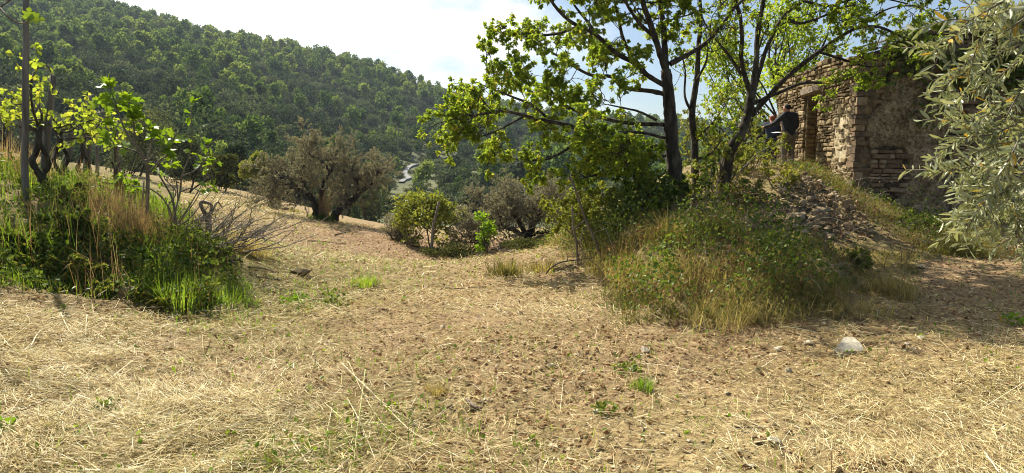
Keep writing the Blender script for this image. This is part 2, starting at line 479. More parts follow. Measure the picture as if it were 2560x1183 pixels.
def H0(x, y):
    """terrain without the small lumps"""
    x, y = np.asarray(x, float), np.asarray(y, float)
    nz = near_z(np.clip(x, -24, 24), np.clip(y, -2, 60))
    if FACE is not None:
        nz = nz + mound_rise(x, y)
    t = sstep((y - y_edge(x)) / 22.0)
    return nz * (1 - t) + hill_z(x, y) * t

def H(x, y):
    x, y = np.asarray(x, float), np.asarray(y, float)
    z = H0(x, y)
    z = z + (fbm(x * .9, y * .9, 3, 3) - .5) * .10
    z = z + (fbm(x * 3.2 + 9, y * 3.2, 5, 3) - .5) * .075
    if FACE is not None:
        z = z + (fbm(x * 1.7, y * 1.7, 11, 3) - .5) * .42 * np.maximum(bank(x, y), mound(x, y) * (1 - sstep((x - 3.6) / .9)))
    return z + (fbm(x * 12, y * 12, 7, 2) - .5) * .022 * np.clip(12 / np.maximum(y, 1) , 0, 1)

def G(px, py, d0=2.4, d1=70):
    """where the line of sight through a photograph pixel meets the ground"""
    d = np.geomspace(d0, d1, 500)
    p = P(px, py, 1.0); c = np.array((0, 0, CAMZ))
    q = c[None] + (p - c)[None] * d[:, None]
    below = np.nonzero(q[:, 2] < H0(q[:, 0], q[:, 1]))[0]
    k = below[0] if len(below) else len(d) - 1
    x, y = q[k, 0], q[k, 1]
    return np.array((x, y, float(H(x, y))))

def on(x, y, dz=0.0):
    return np.array((x, y, float(H(x, y)) + dz))

def field(samples, power=3.0):
    """smooth map over the ground from a few measured spots (photo pixel, value)"""
    g = np.array([G(a, b)[:2] for a, b, _ in samples]); v = np.array([s[2] for s in samples], float)
    gu, gl = g[:, 0] / (g[:, 1] + 1), np.log(g[:, 1])
    def f(x, y):
        u, l = x / (y + 1), np.log(np.maximum(y, .5))
        num = den = 0
        for a, b, c in zip(gu, gl, v):
            w = 1 / (((u - a) * 1.3) ** 2 + (l - b) ** 2 + .004) ** (power / 2)
            num = num + w * c; den = den + w
        return num / den
    return f

straw_f = field([(100, 850, 1), (400, 900, 1), (700, 900, 1), (100, 1100, 1), (500, 1100, 1), (750, 1000, .95), (850, 820, .8), (900, 1000, .6), (950, 900, .55),
                 (1050, 1000, .4), (1200, 1100, .4), (1200, 880, .4), (1350, 1000, .35), (1500, 1100, .25), (1700, 1120, .16), (1900, 1050, .2), (1700, 1000, .3),
                 (2050, 1150, .3), (2200, 1000, .6), (2400, 1050, .75), (2300, 1150, .8), (2500, 900, .5), (2300, 850, .35), (2100, 950, .4), (1700, 900, .25), (2000, 870, .3),
                 (1450, 880, .35), (1380, 750, .75), (1250, 800, .6), (1300, 700, .5), (1100, 650, .35), (900, 680, .4), (750, 620, .45), (620, 520, .8), (700, 750, .5), (600, 640, .6),
                 (1000, 740, .5), (1300, 640, .4), (2450, 720, .15), (2350, 680, .1), (2550, 800, .4)])
green_f = field([(100, 850, .05), (600, 1000, .08), (650, 720, .8), (720, 740, .85), (560, 760, .8), (600, 700, .7), (850, 1120, .95), (700, 1140, .8), (1250, 1130, .3), (1000, 1160, .45), (1300, 640, .3),
                 (820, 630, .35), (1000, 800, .1), (1500, 920, .25), (1900, 900, .35), (1800, 1000, .08), (2500, 900, .25), (2200, 1100, .04), (1200, 750, .1), (1000, 600, .1), (620, 500, .3), (2450, 760, .2), (300, 1000, .05), (1500, 1000, .2), (1400, 700, .25)])
brown_f = field([(100, 850, .2), (500, 1100, .1), (800, 620, .8), (1000, 620, .95), (1200, 620, .8), (900, 700, .6), (1050, 880, .65), (1200, 980, .6), (1300, 1100, .5), (1500, 900, .7), (1800, 860, .85),
                 (2100, 830, .6), (2350, 700, .7), (1750, 1100, .1), (2100, 1000, .25), (2400, 1000, .25), (1350, 760, .4), (600, 520, .25), (620, 700, .6), (320, 740, .7), (700, 840, .45), (1300, 690, .7)])

def bank(x, y):
    """1 inside the overgrown bank on the left"""
    edge = np.interp(y, [3, 5.2, 5.9, 6.3, 6.7, 7.2, 8.2, 9.5, 11, 14, 20, 30, 45], [-9, -6.0, -4.6, -3.7, -3.05, -2.9, -3.35, -4.0, -5.0, -6.6, -10, -14.5, -24])
    return sstep((edge + (fbm(x * 1.5, y * 1.5, 21, 3) - .5) * .8 - x) / .35)

MOUND_XY = np.array([G(*p)[:2] for p in [(1440, 665), (1462, 705), (1510, 780), (1560, 822), (1700, 812), (1850, 815), (1990, 805), (2100, 785), (2200, 735), (2290, 690), (2370, 645)]])
def rub(x, y):
    """rubble heap: less growth on it"""
    return np.exp(-(np.clip(np.abs(x - 5.5) - .85, 0, 9) / .45) ** 2 - (np.clip(np.abs(y - 12.7) - 1.7, 0, 9) / .4) ** 2)
def mound(x, y):
    """1 on the overgrown mound in front of the house"""
    front = np.interp(x, MOUND_XY[:, 0], MOUND_XY[:, 1])
    n = (fbm(x * 1.6, y * 1.6, 31, 3) - .5) * .7
    left = MOUND_XY[0, 0]
    return sstep((y - front + n) / .3) * sstep((x - left - np.maximum(0, y - 11) * -.10 + n) / .3) * sstep((8.6 + (y - 11) * .2 - x) / .6)

FACE = MOUND_XY

def ground_sheet():
    nu, ny = 560, 430
    ys = np.concatenate([np.geomspace(.8, 58, ny), np.geomspace(58, 950, 130)[1:]])
    a = np.linspace(-1, 1, nu)
    us = 1.05 * a * (0.72 + .28 * a * a) * 1.25
    Y, U = np.meshgrid(ys, us, indexing='ij')
    X = U * (Y + 1.6)
    near = Y < 80
    Z = np.empty_like(X)
    Z[near] = H(X[near], Y[near]); Z[~near] = H0(X[~near], Y[~near]) + (fbm(X[~near] * .05, Y[~near] * .05, 9, 3) - .5) * 3.0 * np.clip((Y[~near] - 80) / 60, 0, 1)
    clod = vnoise(X * 22, Y * 22, 41) * vnoise(X * 45, Y * 45, 42)
    Z[near] += (clod * sstep((fbm(X * .9, Y * .9, 43, 3) - .35) * 4) * .028 * np.clip(8 / Y, 0, 1))[near]
    return X, Y, Z, ny

def grid_tris(nr, nc):
    i = np.arange(nr * nc).reshape(nr, nc)
    A, B, C, D = i[:-1, :-1], i[:-1, 1:], i[1:, :-1], i[1:, 1:]
    return np.concatenate([np.stack([A, B, D], -1).reshape(-1, 3), np.stack([A, D, C], -1).reshape(-1, 3)])

# ground material: soil, straw-coloured thatch, brown litter and green patches by mesh attributes
def ground_mat():
    m, n, l, out = nt('ground_soil')
    tc = n.new('ShaderNodeTexCoord')
    def noise(scale, det=8, rgh=.65):
        k = n.new('ShaderNodeTexNoise'); k.inputs['Scale'].default_value = scale; k.inputs['Detail'].default_value = det; k.inputs['Roughness'].default_value = rgh
        l.new(tc.outputs['Object'], k.inputs['Vector']); return k
    def attr(name):
        k = n.new('ShaderNodeAttribute'); k.attribute_name = name; return k.outputs['Fac']
    def mask(src, k, w=.35):
        """attribute pushed through noise to a ragged mask"""
        s = n.new('ShaderNodeMath'); s.operation = 'ADD'; l.new(src, s.inputs[0]); l.new(k.outputs['Fac'], s.inputs[1])
        r = n.new('ShaderNodeMapRange'); r.inputs['From Min'].default_value = 1 - w; r.inputs['From Max'].default_value = 1 + w
        l.new(s.outputs[0], r.inputs['Value']); return r.outputs[0]
    n1, n2, n3, n4 = noise(2.2), noise(16), noise(60, 6), noise(5)
    soil = ramp(n, [(.3, (.14, .095, .045)), (.5, (.35, .26, .12)), (.66, (.53, .42, .21)), (.85, (.66, .56, .33))])
    straw = ramp(n, [(.3, (.11, .075, .035)), (.48, (.29, .21, .095)), (.65, (.50, .39, .19)), (.85, (.68, .57, .32))])  # ramp darkened: the shade in the gaps between straws is painted in
    brown = ramp(n, [(.25, (.11, .065, .038)), (.5, (.28, .18, .10)), (.75, (.48, .34, .20))])
    green = ramp(n, [(.3, (.07, .075, .02)), (.6, (.19, .18, .05)), (.8, (.34, .3, .11))])
    for r, k in ((soil, n2), (straw, n3), (brown, n2), (green, n3)):
        l.new(k.outputs['Fac'], r.inputs[0])
    cur = soil.outputs[0]
    for r, a, k in ((straw, 'straw', n1), (brown, 'brown', n4), (green, 'green', n1)):
        mx = n.new('ShaderNodeMix'); mx.data_type = 'RGBA'
        l.new(mask(attr(a), k), mx.inputs['Factor']); l.new(cur, mx.inputs['A']); l.new(r.outputs[0], mx.inputs['B'])
        cur = mx.outputs['Result']
    b = n.new('ShaderNodeBsdfPrincipled'); b.inputs['Roughness'].default_value = .95; b.inputs['Specular IOR Level'].default_value = .15
    l.new(cur, b.inputs['Base Color'])
    bp = n.new('ShaderNodeBump'); bp.inputs['Strength'].default_value = .9; bp.inputs['Distance'].default_value = .02
    l.new(n3.outputs['Fac'], bp.inputs['Height'])
    bp2 = n.new('ShaderNodeBump'); bp2.inputs['Strength'].default_value = .7; bp2.inputs['Distance'].default_value = .05
    l.new(n2.outputs['Fac'], bp2.inputs['Height']); l.new(bp.outputs[0], bp2.inputs['Normal']); l.new(bp2.outputs[0], b.inputs['Normal'])
    l.new(b.outputs[0], out.inputs[0])
    return m
M['ground'] = ground_mat()
M['hill'] = solid_mat('hill_grass_and_scrub', [(.3, (.035, .045, .018)), (.5, (.075, .085, .03)), (.68, (.13, .13, .05)), (.85, (.21, .17, .09))], .09, 10, .95, .5, .6, bdist=.6)

X, Y, Z, NY = ground_sheet()
cut = NY
def sheet(name, mat, r0, r1):
    V = np.stack([X[r0:r1], Y[r0:r1], Z[r0:r1]], -1).reshape(-1, 3)
    me = make_mesh(name, V, grid_tris(r1 - r0, X.shape[1]), None, True, [mat])
    return me, V
me, V = sheet('ground', M['ground'], 0, cut)
mb = np.maximum(bank(V[:, 0], V[:, 1]), mound(V[:, 0], V[:, 1]))
for nm, f in (('straw', straw_f), ('green', green_f), ('brown', brown_f)):
    val = f(V[:, 0], V[:, 1])
    if nm == 'straw': val = val * (1 - mb)
    if nm == 'green': val = np.where(mb > .5, .45, val * .9)
    if nm == 'brown': val = np.where(mb > .5, .6, val)
    at = me.attributes.new(nm, 'FLOAT', 'POINT'); at.data.foreach_set('value', val.astype(np.float32))
kind(obj('ground', me), 'structure', 'mown earth field strewn with cut straw')
me, V = sheet('hillside', M['hill'], cut - 1, X.shape[0])
kind(obj('hillside', me), 'structure', 'long wooded hillside rising to the left')

# ------------------------------------------------------------------ straw, litter, clods, grass on the ground
def scatter(g, n, y0, y1, p=1.5, umax=.86):
    """random ground places, density falling off as y**-p"""
    q = 2 - p
    y = (y0 ** q + g.random(n) * (y1 ** q - y0 ** q)) ** (1 / q)
    return g.uniform(-umax, umax, n) * y, y

g = rng(11)
b = Buf()
x, y = scatter(g, 760000, 2.4, 42, 1.6)
dens = np.clip(straw_f(x, y) * (.45 + 1.1 * fbm(x * 1.1, y * 1.1, 51, 4)) + .03, 0, 1)
dens = dens * (1 - .62 * brown_f(x, y)) * np.where(fbm(x * .8 + 7, y * .8, 55, 3) < .40, .55, 1)
keep = (g.random(len(x)) < dens) & (bank(x, y) < .35) & (mound(x, y) < .35) & (y < y_edge(x) - 1)
x, y = x[keep], y[keep]; n = len(x)
L = np.exp(g.normal(-2.95, .5, n)) * np.where(g.random(n) < .03, 2.2, 1) * (1 + y / 40)
W = np.maximum(g.uniform(.0014, .0036, n), y * .0006) * np.where(g.random(n) < .04, 1.9, 1)
sw = fbm(x * .6, y * .6, 61, 2) * 7
az = np.where(g.random(n) < .45, sw + g.normal(0, .5, n), g.uniform(0, 6.283, n))
pitch = np.abs(g.normal(0, .26, n)) * np.where(g.random(n) < .07, 2.6, 1)
base = np.stack([x, y, H(x, y) + g.exponential(.018, n) + .004 + .05 * dens[keep] * np.clip(fbm(x * 2.4, y * 2.4, 69, 3) - .25, 0, 1)], -1)
d = np.stack([np.cos(az) * np.cos(pitch), np.sin(az) * np.cos(pitch), np.sin(pitch)], -1)
nr = np.stack([g.normal(0, .5, n), g.normal(0, .5, n), np.ones(n)], -1)
br = brown_f(x, y)
tone = np.clip(g.normal(.66 - .42 * br + .35 * (fbm(x * 2.2, y * 2.2, 67, 3) - .5), .24, n), 0, .97)
tone = np.where(g.random(n) < .05, 1.0, tone)
leaves(b, base, d, nr, L, W, tone, 'strip')
kind(b.build('straw_litter', M['straw']), 'stuff', 'cut straw lying over the field')
N_STRAW = n

b = Buf()
x, y = scatter(g, 90000, 2.4, 40, 1.5)
br = brown_f(x, y)
keep = (g.random(len(x)) < np.clip(br * 1.1 - .08, .06, 1) * .75) & (bank(x, y) < .6) & (mound(x, y) < .8) & (y < y_edge(x))
x, y = x[keep], y[keep]; n = len(x)
base = np.stack([x, y, H(x, y) + .008], -1)
d = rand_dir(g, n); d[:, 2] *= .35; nr = rand_dir(g, n, 2.2)
leaves(b, base, d, nr, g.uniform(.02, .055, n) * (1 + y / 25), g.uniform(.012, .03, n) * (1 + y / 25), g.random(n), 'rhomb', .25)
kind(b.build('leaf_litter', M['litter']), 'stuff', 'brown dead leaves and chaff on the soil')

# thicker broken stalks among the straw
b = Buf()
x, y = scatter(g, 1500, 2.5, 9, 1.2)
k = (g.random(1500) < np.clip(straw_f(x, y) - .25, .05, 1) * .75) & (bank(x, y) < .1) & (mound(x, y) < .1)
for px_, py_ in zip(x[k], y[k]):
    ln = float(np.exp(g.normal(-2.0, .45))); a_ = g.uniform(0, 6.283); c_ = on(px_, py_, g.uniform(.012, .035))
    e_ = np.array((math.cos(a_), math.sin(a_), g.normal(0, .12))) * ln
    tube(b, np.array([c_, c_ + e_ * .5 + g.normal(0, .006, 3), c_ + e_]), g.uniform(.0018, .0036), .0018, 4, np.clip(g.normal(.85, .1), 0, .96))
kind(b.build('broken_stalks', M['straw']), 'stuff', 'thicker broken pale stalks among the straw')

# clods and pebbles
def hull_rock(seed, flat=.6, npts=13, jag=.25):
    gg = rng(seed)
    bm = bmesh.new()
    pts = unit(gg.normal(size=(npts, 3))) * (1 - jag * gg.random((npts, 1)))
    pts *= np.array((.5, .5 * gg.uniform(.65, .95), .5 * flat))
    for q in pts:
        bm.verts.new(q)
    r = bmesh.ops.convex_hull(bm, input=bm.verts[:])
    bmesh.ops.delete(bm, geom=[v for v in bm.verts if not v.link_faces], context='VERTS')
    bmesh.ops.triangulate(bm, faces=bm.faces[:])
    bm.verts.index_update()
    V = np.array([v.co[:] for v in bm.verts]); T = np.array([[v.index for v in f.verts] for f in bm.faces])
    bm.free()
    return V, T
ROCKS = [hull_rock(100 + k, fl, 13) for k, fl in enumerate([.35, .4, .5, .55, .65, .75, .45, .6, .8, .3])]

def put_rocks(buf, x, y, size, sink, tone, g, z=None):
    for i in range(len(x)):
        V, T = ROCKS[i % 10]
        a = g.uniform(0, 6.283); ca, sa = math.cos(a), math.sin(a)
        R = np.array([[ca, -sa, 0], [sa, ca, 0], [0, 0, 1]])
        zz = (float(z[i]) if z is not None else 0) + size[i] * sink
        buf.add(V @ R.T * size[i] + (x[i], y[i], zz), T, tone[i])

b = Buf()
x, y = scatter(g, 22000, 2.5, 22, 1.6)
w = np.clip(1.05 - straw_f(x, y) * 1.1, .04, 1) * (.3 + 1.2 * fbm(x * 1.3, y * 1.3, 71, 3))
keep = (g.random(len(x)) < w) & (bank(x, y) < .2) & (mound(x, y) < .4)
x, y = x[keep], y[keep]; n = len(x)
put_rocks(b, x, y, np.exp(g.normal(-3.95, .55, n)) * (1 + y / 25), .12, g.random(n), g, H(x, y))
M['clod'] = solid_mat('soil_clod', [(.2, (.2, .14, .07)), (.5, (.40, .30, .16)), (.8, (.60, .50, .33))], 9, 5, .95, .4, 40, tone=.5)
kind(b.build('pebbles', M['clod']), 'stuff', 'small clods and pebbles in the soil')

# green shoots in the field
b = Buf()
x, y = scatter(g, 60000, 2.5, 34, 1.5)
gv = green_f(x, y)
keep = (g.random(len(x)) < np.clip((gv - .06) * (fbm(x * 1.8, y * 1.8, 81, 3) * 2.6 - .75), 0, 1)) & (bank(x, y) < .5) & (mound(x, y) < .5) & (y < y_edge(x))
x, y = x[keep], y[keep]; n = len(x)
base = np.stack([x, y, H(x, y)], -1)
blades(b, base, g.uniform(.04, .13, n) * (1 + y / 40), np.maximum(g.uniform(.003, .006, n), y * .0009), g.uniform(0, 6.283, n), g.uniform(.2, 1.3, n), np.clip(g.normal(.55, .25, n), 0, 1))
n2 = n // 3
sel = g.integers(0, n, n2)
leaves(b, base[sel] + rand_dir(g, n2) * .03 + (0, 0, .04), rand_dir(g, n2, .4), rand_dir(g, n2, 2), g.uniform(.02, .045, n2), g.uniform(.015, .03, n2), g.uniform(.2, .8, n2), 'hex')
kind(b.build('sparse_grass', M['grass']), 'stuff', 'short green shoots in the mown field')

# ------------------------------------------------------------------ the overgrown bank on the left
b = Buf(); bl = Buf(); bd = Buf()
x = g.uniform(-14, -2.5, 90000); y = 5 + 9 * g.random(90000) ** 1.5
keep = (g.random(len(x)) < bank(x, y)) & (np.abs(x) < .86 * y)
x, y = x[keep], y[keep]; n = len(x)
clump = fbm(x * 1.4, y * 1.4, 91, 3)
front = sstep((bank(x + .6, y - .5) ))
patch = fbm(x * .8 + 3, y * .8, 93, 2)
keep = g.random(n) < np.clip((clump - .28) * 2.4, .12, 1)
x, y, clump, front, patch = x[keep], y[keep], clump[keep], front[keep], patch[keep]; n = len(x)
hgt = (.2 + .95 * front * np.clip(clump - .22, 0, 1) * 1.5) * g.uniform(.35, 1.25, n) * np.where(y > 7.4, .55, 1)
base = np.stack([x, y, H(x, y) - .02], -1)
tone = np.clip(g.normal(.5 + .5 * (patch - .5) + .12 * (y > 7.5), .2, n), 0, 1)
blades(b, base, hgt, g.uniform(.005, .011, n), g.uniform(0, 6.283, n), np.abs(g.normal(.45, .35, n)), tone)
kind(b.build('bank_grass', M['grass']), 'stuff', 'tall bright green grass on the left bank')
# broad low leaves along the front of the bank
x = g.uniform(-9, -2.4, 90000); y = g.uniform(5, 10, 90000)
k = bank(x, y); lowf = fbm(x * 1.2 + 5, y * 1.2, 97, 3)
keep = (g.random(len(x)) < k * np.clip((lowf - .28) * 3.5, 0, 1) * np.where(bank(x + .9, y - .9) < .5, 1, .3)) & (np.abs(x) < .86 * y)
x, y = x[keep], y[keep]; n = len(x)
bush = .05 + .50 * fbm(x * 1.6, y * 1.6, 99, 2) ** 1.4
base = np.stack([x, y, H(x, y) + bush * g.random(n) ** .6], -1)
leaves(bl, base, rand_dir(g, n, .1), rand_dir(g, n, 1.2), g.uniform(.035, .075, n), g.uniform(.022, .045, n), np.clip(g.normal(.5, .25, n), 0, 1), 'hex')
kind(bl.build('bank_undergrowth', M['dark_leaf']), 'stuff', 'dark green low broad leaves along the bank foot')
# dry stalks between the green
x = g.uniform(-12, -2.7, 26000); y = 5.4 + 10 * g.random(26000)
keep = (g.random(len(x)) < bank(x, y) * np.clip((fbm(x * 1.1, y * 1.1, 103, 3) - .42) * 3, .02, .8)) & (np.abs(x) < .86 * y)
x, y = x[keep], y[keep]; n = len(x)
blades(bd, np.stack([x, y, H(x, y)], -1), g.uniform(.3, .85, n) * np.where(y > 7.4, .6, 1), g.uniform(.004, .007, n), g.uniform(0, 6.283, n), np.abs(g.normal(.3, .35, n)), g.random(n))
kind(bd.build('dry_stalks', M['dry_grass']), 'stuff', 'thin dry reddish stalks among the bank grass')

# ------------------------------------------------------------------ the overgrown mound on the right
b = Buf(); bl = Buf(); bd = Buf()
def on_mound(n, seed, pw=1.6):
    gg = rng(seed)
    x = gg.uniform(.2, 9.2, n); y = 5.6 + 11.5 * gg.random(n) ** pw
    k = gg.random(n) < mound(x, y)
    return x[k], y[k]
x, y = on_mound(190000, 201); n = len(x)
cl = fbm(x * 1.5, y * 1.5, 111, 3)
keep = (g.random(n) < np.clip((cl - .2) * 2.8, .2, 1) * (1 - .97 * rub(x, y)))
x, y, cl = x[keep], y[keep], cl[keep]; n = len(x)
hgt = (.14 + .75 * np.clip(cl - .2, 0, 1)) * g.uniform(.4, 1.2, n) * np.where(((x > 3.0) & (y > 7.9) & (x < 6.6)) | ((x > 7.4) & (y > 12.5)), .36, 1)
edge = 1 - sstep((mound(x, y - .55)))
az = np.where(g.random(n) < .6, -math.pi / 2 + g.normal(0, .8, n), g.uniform(0, 6.283, n))
tone = np.clip(g.normal(.38 + 1.5 * (fbm(x * 1.6, y * 1.6, 115, 3) - .45), .17, n), 0, 1)
blades(b, np.stack([x, y, H(x, y) - .02], -1), hgt, g.uniform(.003, .0065, n), az, np.abs(g.normal(1.15, .5, n)), tone)
kind(b.build('mound_grass', M['mound_grass']), 'stuff', 'drooping olive green and tan grass on the mound')
x, y = on_mound(120000, 203); n = len(x)
lf = fbm(x * 1.3 + 2, y * 1.3, 121, 3)
keep = g.random(n) < np.clip((lf - .44) * 4.5, 0, 1) * (1 - .97 * rub(x, y)) * np.where((x > 3.5) & (x < 6.5) & (y > 8.2), .22, 1) * np.where((x > 6.6) & (y > 11.5), .25, 1)
x, y, lf = x[keep], y[keep], lf[keep]; n = len(x)
base = np.stack([x, y, H(x, y) + (.12 + 1.3 * np.clip(lf - .40, 0, 1)) * g.random(n) ** .6 * 1.5 * np.where(((x > 3.0) & (y > 7.9) & (x < 6.6)) | ((x > 6.5) & (y > 11.5)), .3, 1)], -1)
leaves(bl, base, rand_dir(g, n, .1), rand_dir(g, n, 1.0), g.uniform(.03, .06, n), g.uniform(.02, .04, n), np.clip(g.normal(.5, .25, n), 0, 1), 'hex')
kind(bl.build('mound_brambles', M['dark_leaf']), 'stuff', 'tangled green brambles over the mound')
x, y = on_mound(30000, 205); n = len(x)
keep = g.random(n) < np.clip((fbm(x * 1.2 + 8, y * 1.2, 131, 2) - .45) * 3.5, .05, 1)
x, y = x[keep], y[keep]; n = len(x)
base = np.stack([x, y, H(x, y) + g.uniform(.02, .45, n)], -1)
leaves(bd, base, rand_dir(g, n), rand_dir(g, n, .6), g.uniform(.03, .06, n), g.uniform(.018, .035, n), g.random(n), 'rhomb', .3)
kind(bd.build('dead_bramble_leaves', M['litter']), 'stuff', 'brown withered leaves caught in the mound growth')
bt = Buf()
x, y = on_mound(700, 207)
for i in range(min(len(x), 420)):
    p0 = on(x[i], y[i], .02); a = g.uniform(0, 6.283); l = g.uniform(.4, 1.1)
    t = np.linspace(0, 1, 6)[:, None]
    q = p0 + t * np.array((math.cos(a), math.sin(a), 0)) * l + np.array((0, 0, 1.0)) * (t * (1.15 - t)) * l * g.uniform(.6, 1.6)
    tube(bt, q, .005, .002, 3, g.random())
kind(bt.build('bramble_canes', M['twig']), 'stuff', 'thin arching bramble canes on the mound')
# ------------------------------------------------------------------ trees: branching helpers
def at_path(p, t):
    k = t * (len(p) - 1); i = min(int(k), len(p) - 2); f = k - i
    return p[i] * (1 - f) + p[i + 1] * f, unit(p[i + 1] - p[i])

def wander(p0, d, length, g, k=5, up=0.0, wig=.25):
    q = [np.asarray(p0, float)]; d = unit(np.asarray(d, float))
    for _ in range(k):
        d = unit(d + g.normal(0, wig, 3) + np.array((0, 0, up)) / k)
        q.append(q[-1] + d * length / k)
    return np.array(q)

def side_branches(path, g, n, length, spread=1.0, keep=.5, up=.2, tmin=.2, tmax=1.0, wig=.25, k=5):
    out = []
    for _ in range(n):
        t = g.uniform(tmin, tmax)
        p, d = at_path(path, t)
        nd = unit(d * keep + rand_dir(g, 1)[0] * spread + np.array((0, 0, up)))
        out.append(wander(p, nd, length * g.uniform(.55, 1.25) * (1.15 - .5 * t), g, k, up * .5, wig))
    return out

def along(paths, g, per, tmin=.3):
    """sample points and directions along twigs"""
    pts, ds = [], []
    for p in paths:
        for t in tmin + (1 - tmin) * np.sqrt(g.random(per)):
            a, d = at_path(p, t); pts.append(a); ds.append(d)
        pts.append(p[-1]); ds.append(unit(p[-1] - p[-2]))
    return np.array(pts), np.array(ds)

def rosettes(buf, pts, ds, g, n, L, W, tone_mu=.5, tone_sd=.2, shape='hex', upn=1.0, droop=.15, out=1.0):
    N = len(pts)
    base = np.repeat(pts, n, 0); d = np.repeat(ds, n, 0)
    dv = unit(d * .55 + rand_dir(g, N * n) * out)
    nr = rand_dir(g, N * n, upn)
    tone = np.clip(np.repeat(g.normal(tone_mu, tone_sd * .7, N), n) + g.normal(0, tone_sd * .7, N * n), 0, 1)
    leaves(buf, base + dv * L * .1, dv, nr, L * g.uniform(.65, 1.2, N * n), W * g.uniform(.7, 1.2, N * n), tone, shape, .15, droop)

def lobed_points(g, n, lobes, jit=.12):
    """points on the outside of several overlapping lumps; lobes: (centre, radii)"""
    w = np.array([r[0] * r[1] for _, r in lobes]); w = w / w.sum()
    idx = g.choice(len(lobes), n, p=w)
    c = np.array([l[0] for l in lobes])[idx]; r = np.array([l[1] for l in lobes])[idx]
    d = rand_dir(g, n, .25)
    p = c + d * r * (1 - np.abs(g.normal(0, jit, (n, 1))))
    return p, d

# ------------------------------------------------------------------ the wooded hillside
def hill_crown(seed, kd):
    g = rng(seed)
    lob = []
    if kd == 'olive':
        for _ in range(9):
            a = g.uniform(0, 6.283); r = g.uniform(.05, .32)
            lob.append(((r * math.cos(a), r * math.sin(a), g.uniform(.38, .62)), (g.uniform(.15, .22),) * 2 + (g.uniform(.14, .22),)))
        n, L = 420, .085
    elif kd == 'green':
        for _ in range(11):
            h = g.uniform(.3, .95); a = g.uniform(0, 6.283); r = g.uniform(0, .3) * (1.25 - h)
            lob.append(((r * math.cos(a), r * math.sin(a), h), (g.uniform(.12, .2),) * 2 + (g.uniform(.12, .2),)))
        n, L = 420, .10
    else:
        for _ in range(8):
            a = g.uniform(0, 6.283); r = g.uniform(0, .26); 
            lob.append(((r * math.cos(a), r * math.sin(a), g.uniform(.3, .75)), (g.uniform(.18, .26),) * 2 + (g.uniform(.18, .26),)))
        n, L = 420, .085
    p, d = lobed_points(g, n, lob, .13)
    b = Buf()
    dv = unit(rand_dir(g, n) + d * .4); nr = unit(d + g.normal(0, .5, (n, 3)))
    leaves(b, p, dv, nr, L * g.uniform(.7, 1.4, n), L * .75 * g.uniform(.7, 1.3, n), np.clip(g.normal(.5, .16, n), 0, 1), 'hex')
    return b
def hill_trunk(seed):
    g = rng(seed); b = Buf()
    t = wander((0, 0, -.08), (0, 0, 1), .5, g, 4, .2, .12)
    tube(b, t, .035, .018, 5)
    for q in side_branches(t, g, 3, .3, .8, .4, .5, .5, .9, .2, 3):
        tube(b, q, .016, .006, 4)
    return b
KINDS = ['olive', 'green', 'dark']
NV = 5
crown_me = {k: [hill_crown(300 + 20 * i + v, k).mesh('crown', M['hill_' + k]) for v in range(NV)] for i, k in enumerate(KINDS)}
trunk_me = [hill_trunk(400 + v).mesh('trunk', M['bark'], True) for v in range(NV)]

g = rng(31)
gx, gy = np.meshgrid(np.arange(-460, 470, 3.9), np.arange(40, 560, 3.9))
gx = (gx + g.uniform(-2, 2, gx.shape)).ravel(); gy = (gy + g.uniform(-2, 2, gy.shape)).ravel()
keep = (np.abs(gx) < .98 * gy) & (gy > y_edge(gx) + 7) & (g.random(len(gx)) < .45 + 1.0 * fbm(gx * .02, gy * .02, 141, 3))
gx, gy = gx[keep], gy[keep]
gz = H0(gx, gy) + (fbm(gx * .05, gy * .05, 9, 3) - .5) * 3.0 * np.clip((gy - 80) / 60, 0, 1)
ppx, ppy = proj(np.stack([gx, gy, gz], -1))
size = np.clip(np.exp(g.normal(1.46, .38, len(gx))), 2.0, 8.5)
kn = fbm(gx * .012 + 3, gy * .02 + gx * .008, 143, 3) + g.normal(0, .10, len(gx))
kd = np.where(kn > .545, 1, np.where(g.random(len(gx)) < .42, 2, 0))
size = np.where(kd == 1, size * 1.15, size) * np.clip(.9 + (gy - 120) / 1500, .88, 1.05)
size = np.where((gy < 75), np.minimum(size, 4.2), size)
top = ppy - size * F / gy
ROAD_PY, ROAD_PX = [408, 415, 421, 428, 434, 440, 447, 455, 464], [1044, 1032, 1021, 1013, 1015, 1021, 1020, 1010, 1003]
def near_road(px, py, hgt, half):
    out = np.zeros(len(px), bool)
    for k in (0, .25, .5, .75, 1):
        yy = py - hgt * k
        out |= (np.abs(px - np.interp(yy, ROAD_PY, ROAD_PX)) < half + 5) & (yy > 404) & (yy < 468)
    return out
road_gap = near_road(ppx, ppy, size * F / gy, size * F / gy * .45) & (gy < 230)
ter_gap = (ppx > 1060) & (ppx < 1300) & (ppy > 366) & (ppy < 462) & (g.random(len(gx)) < .75)
front_gap = (gy < 115) & (ppx > 960) & (ppx < 1500) & (top < 452)
house_gap = (ppx > 1650) & (gy < 46)
keep = ~(road_gap | ter_gap | front_gap | house_gap)
gx, gy, gz, size, kd, ppx, ppy = [a[keep] for a in (gx, gy, gz, size, kd, ppx, ppy)]
rot = g.uniform(0, 6.283, len(gx)); var = g.integers(0, NV, len(gx)); sq = g.uniform(.8, 1.2, len(gx))
inview = (ppx > -20) & (ppx < 1900) & (ppy - size * F / gy < 520)
order = np.argsort(np.where(inview, -size / gy, 1))
near = order[:297]
far_mask = np.ones(len(gx), bool); far_mask[near] = False
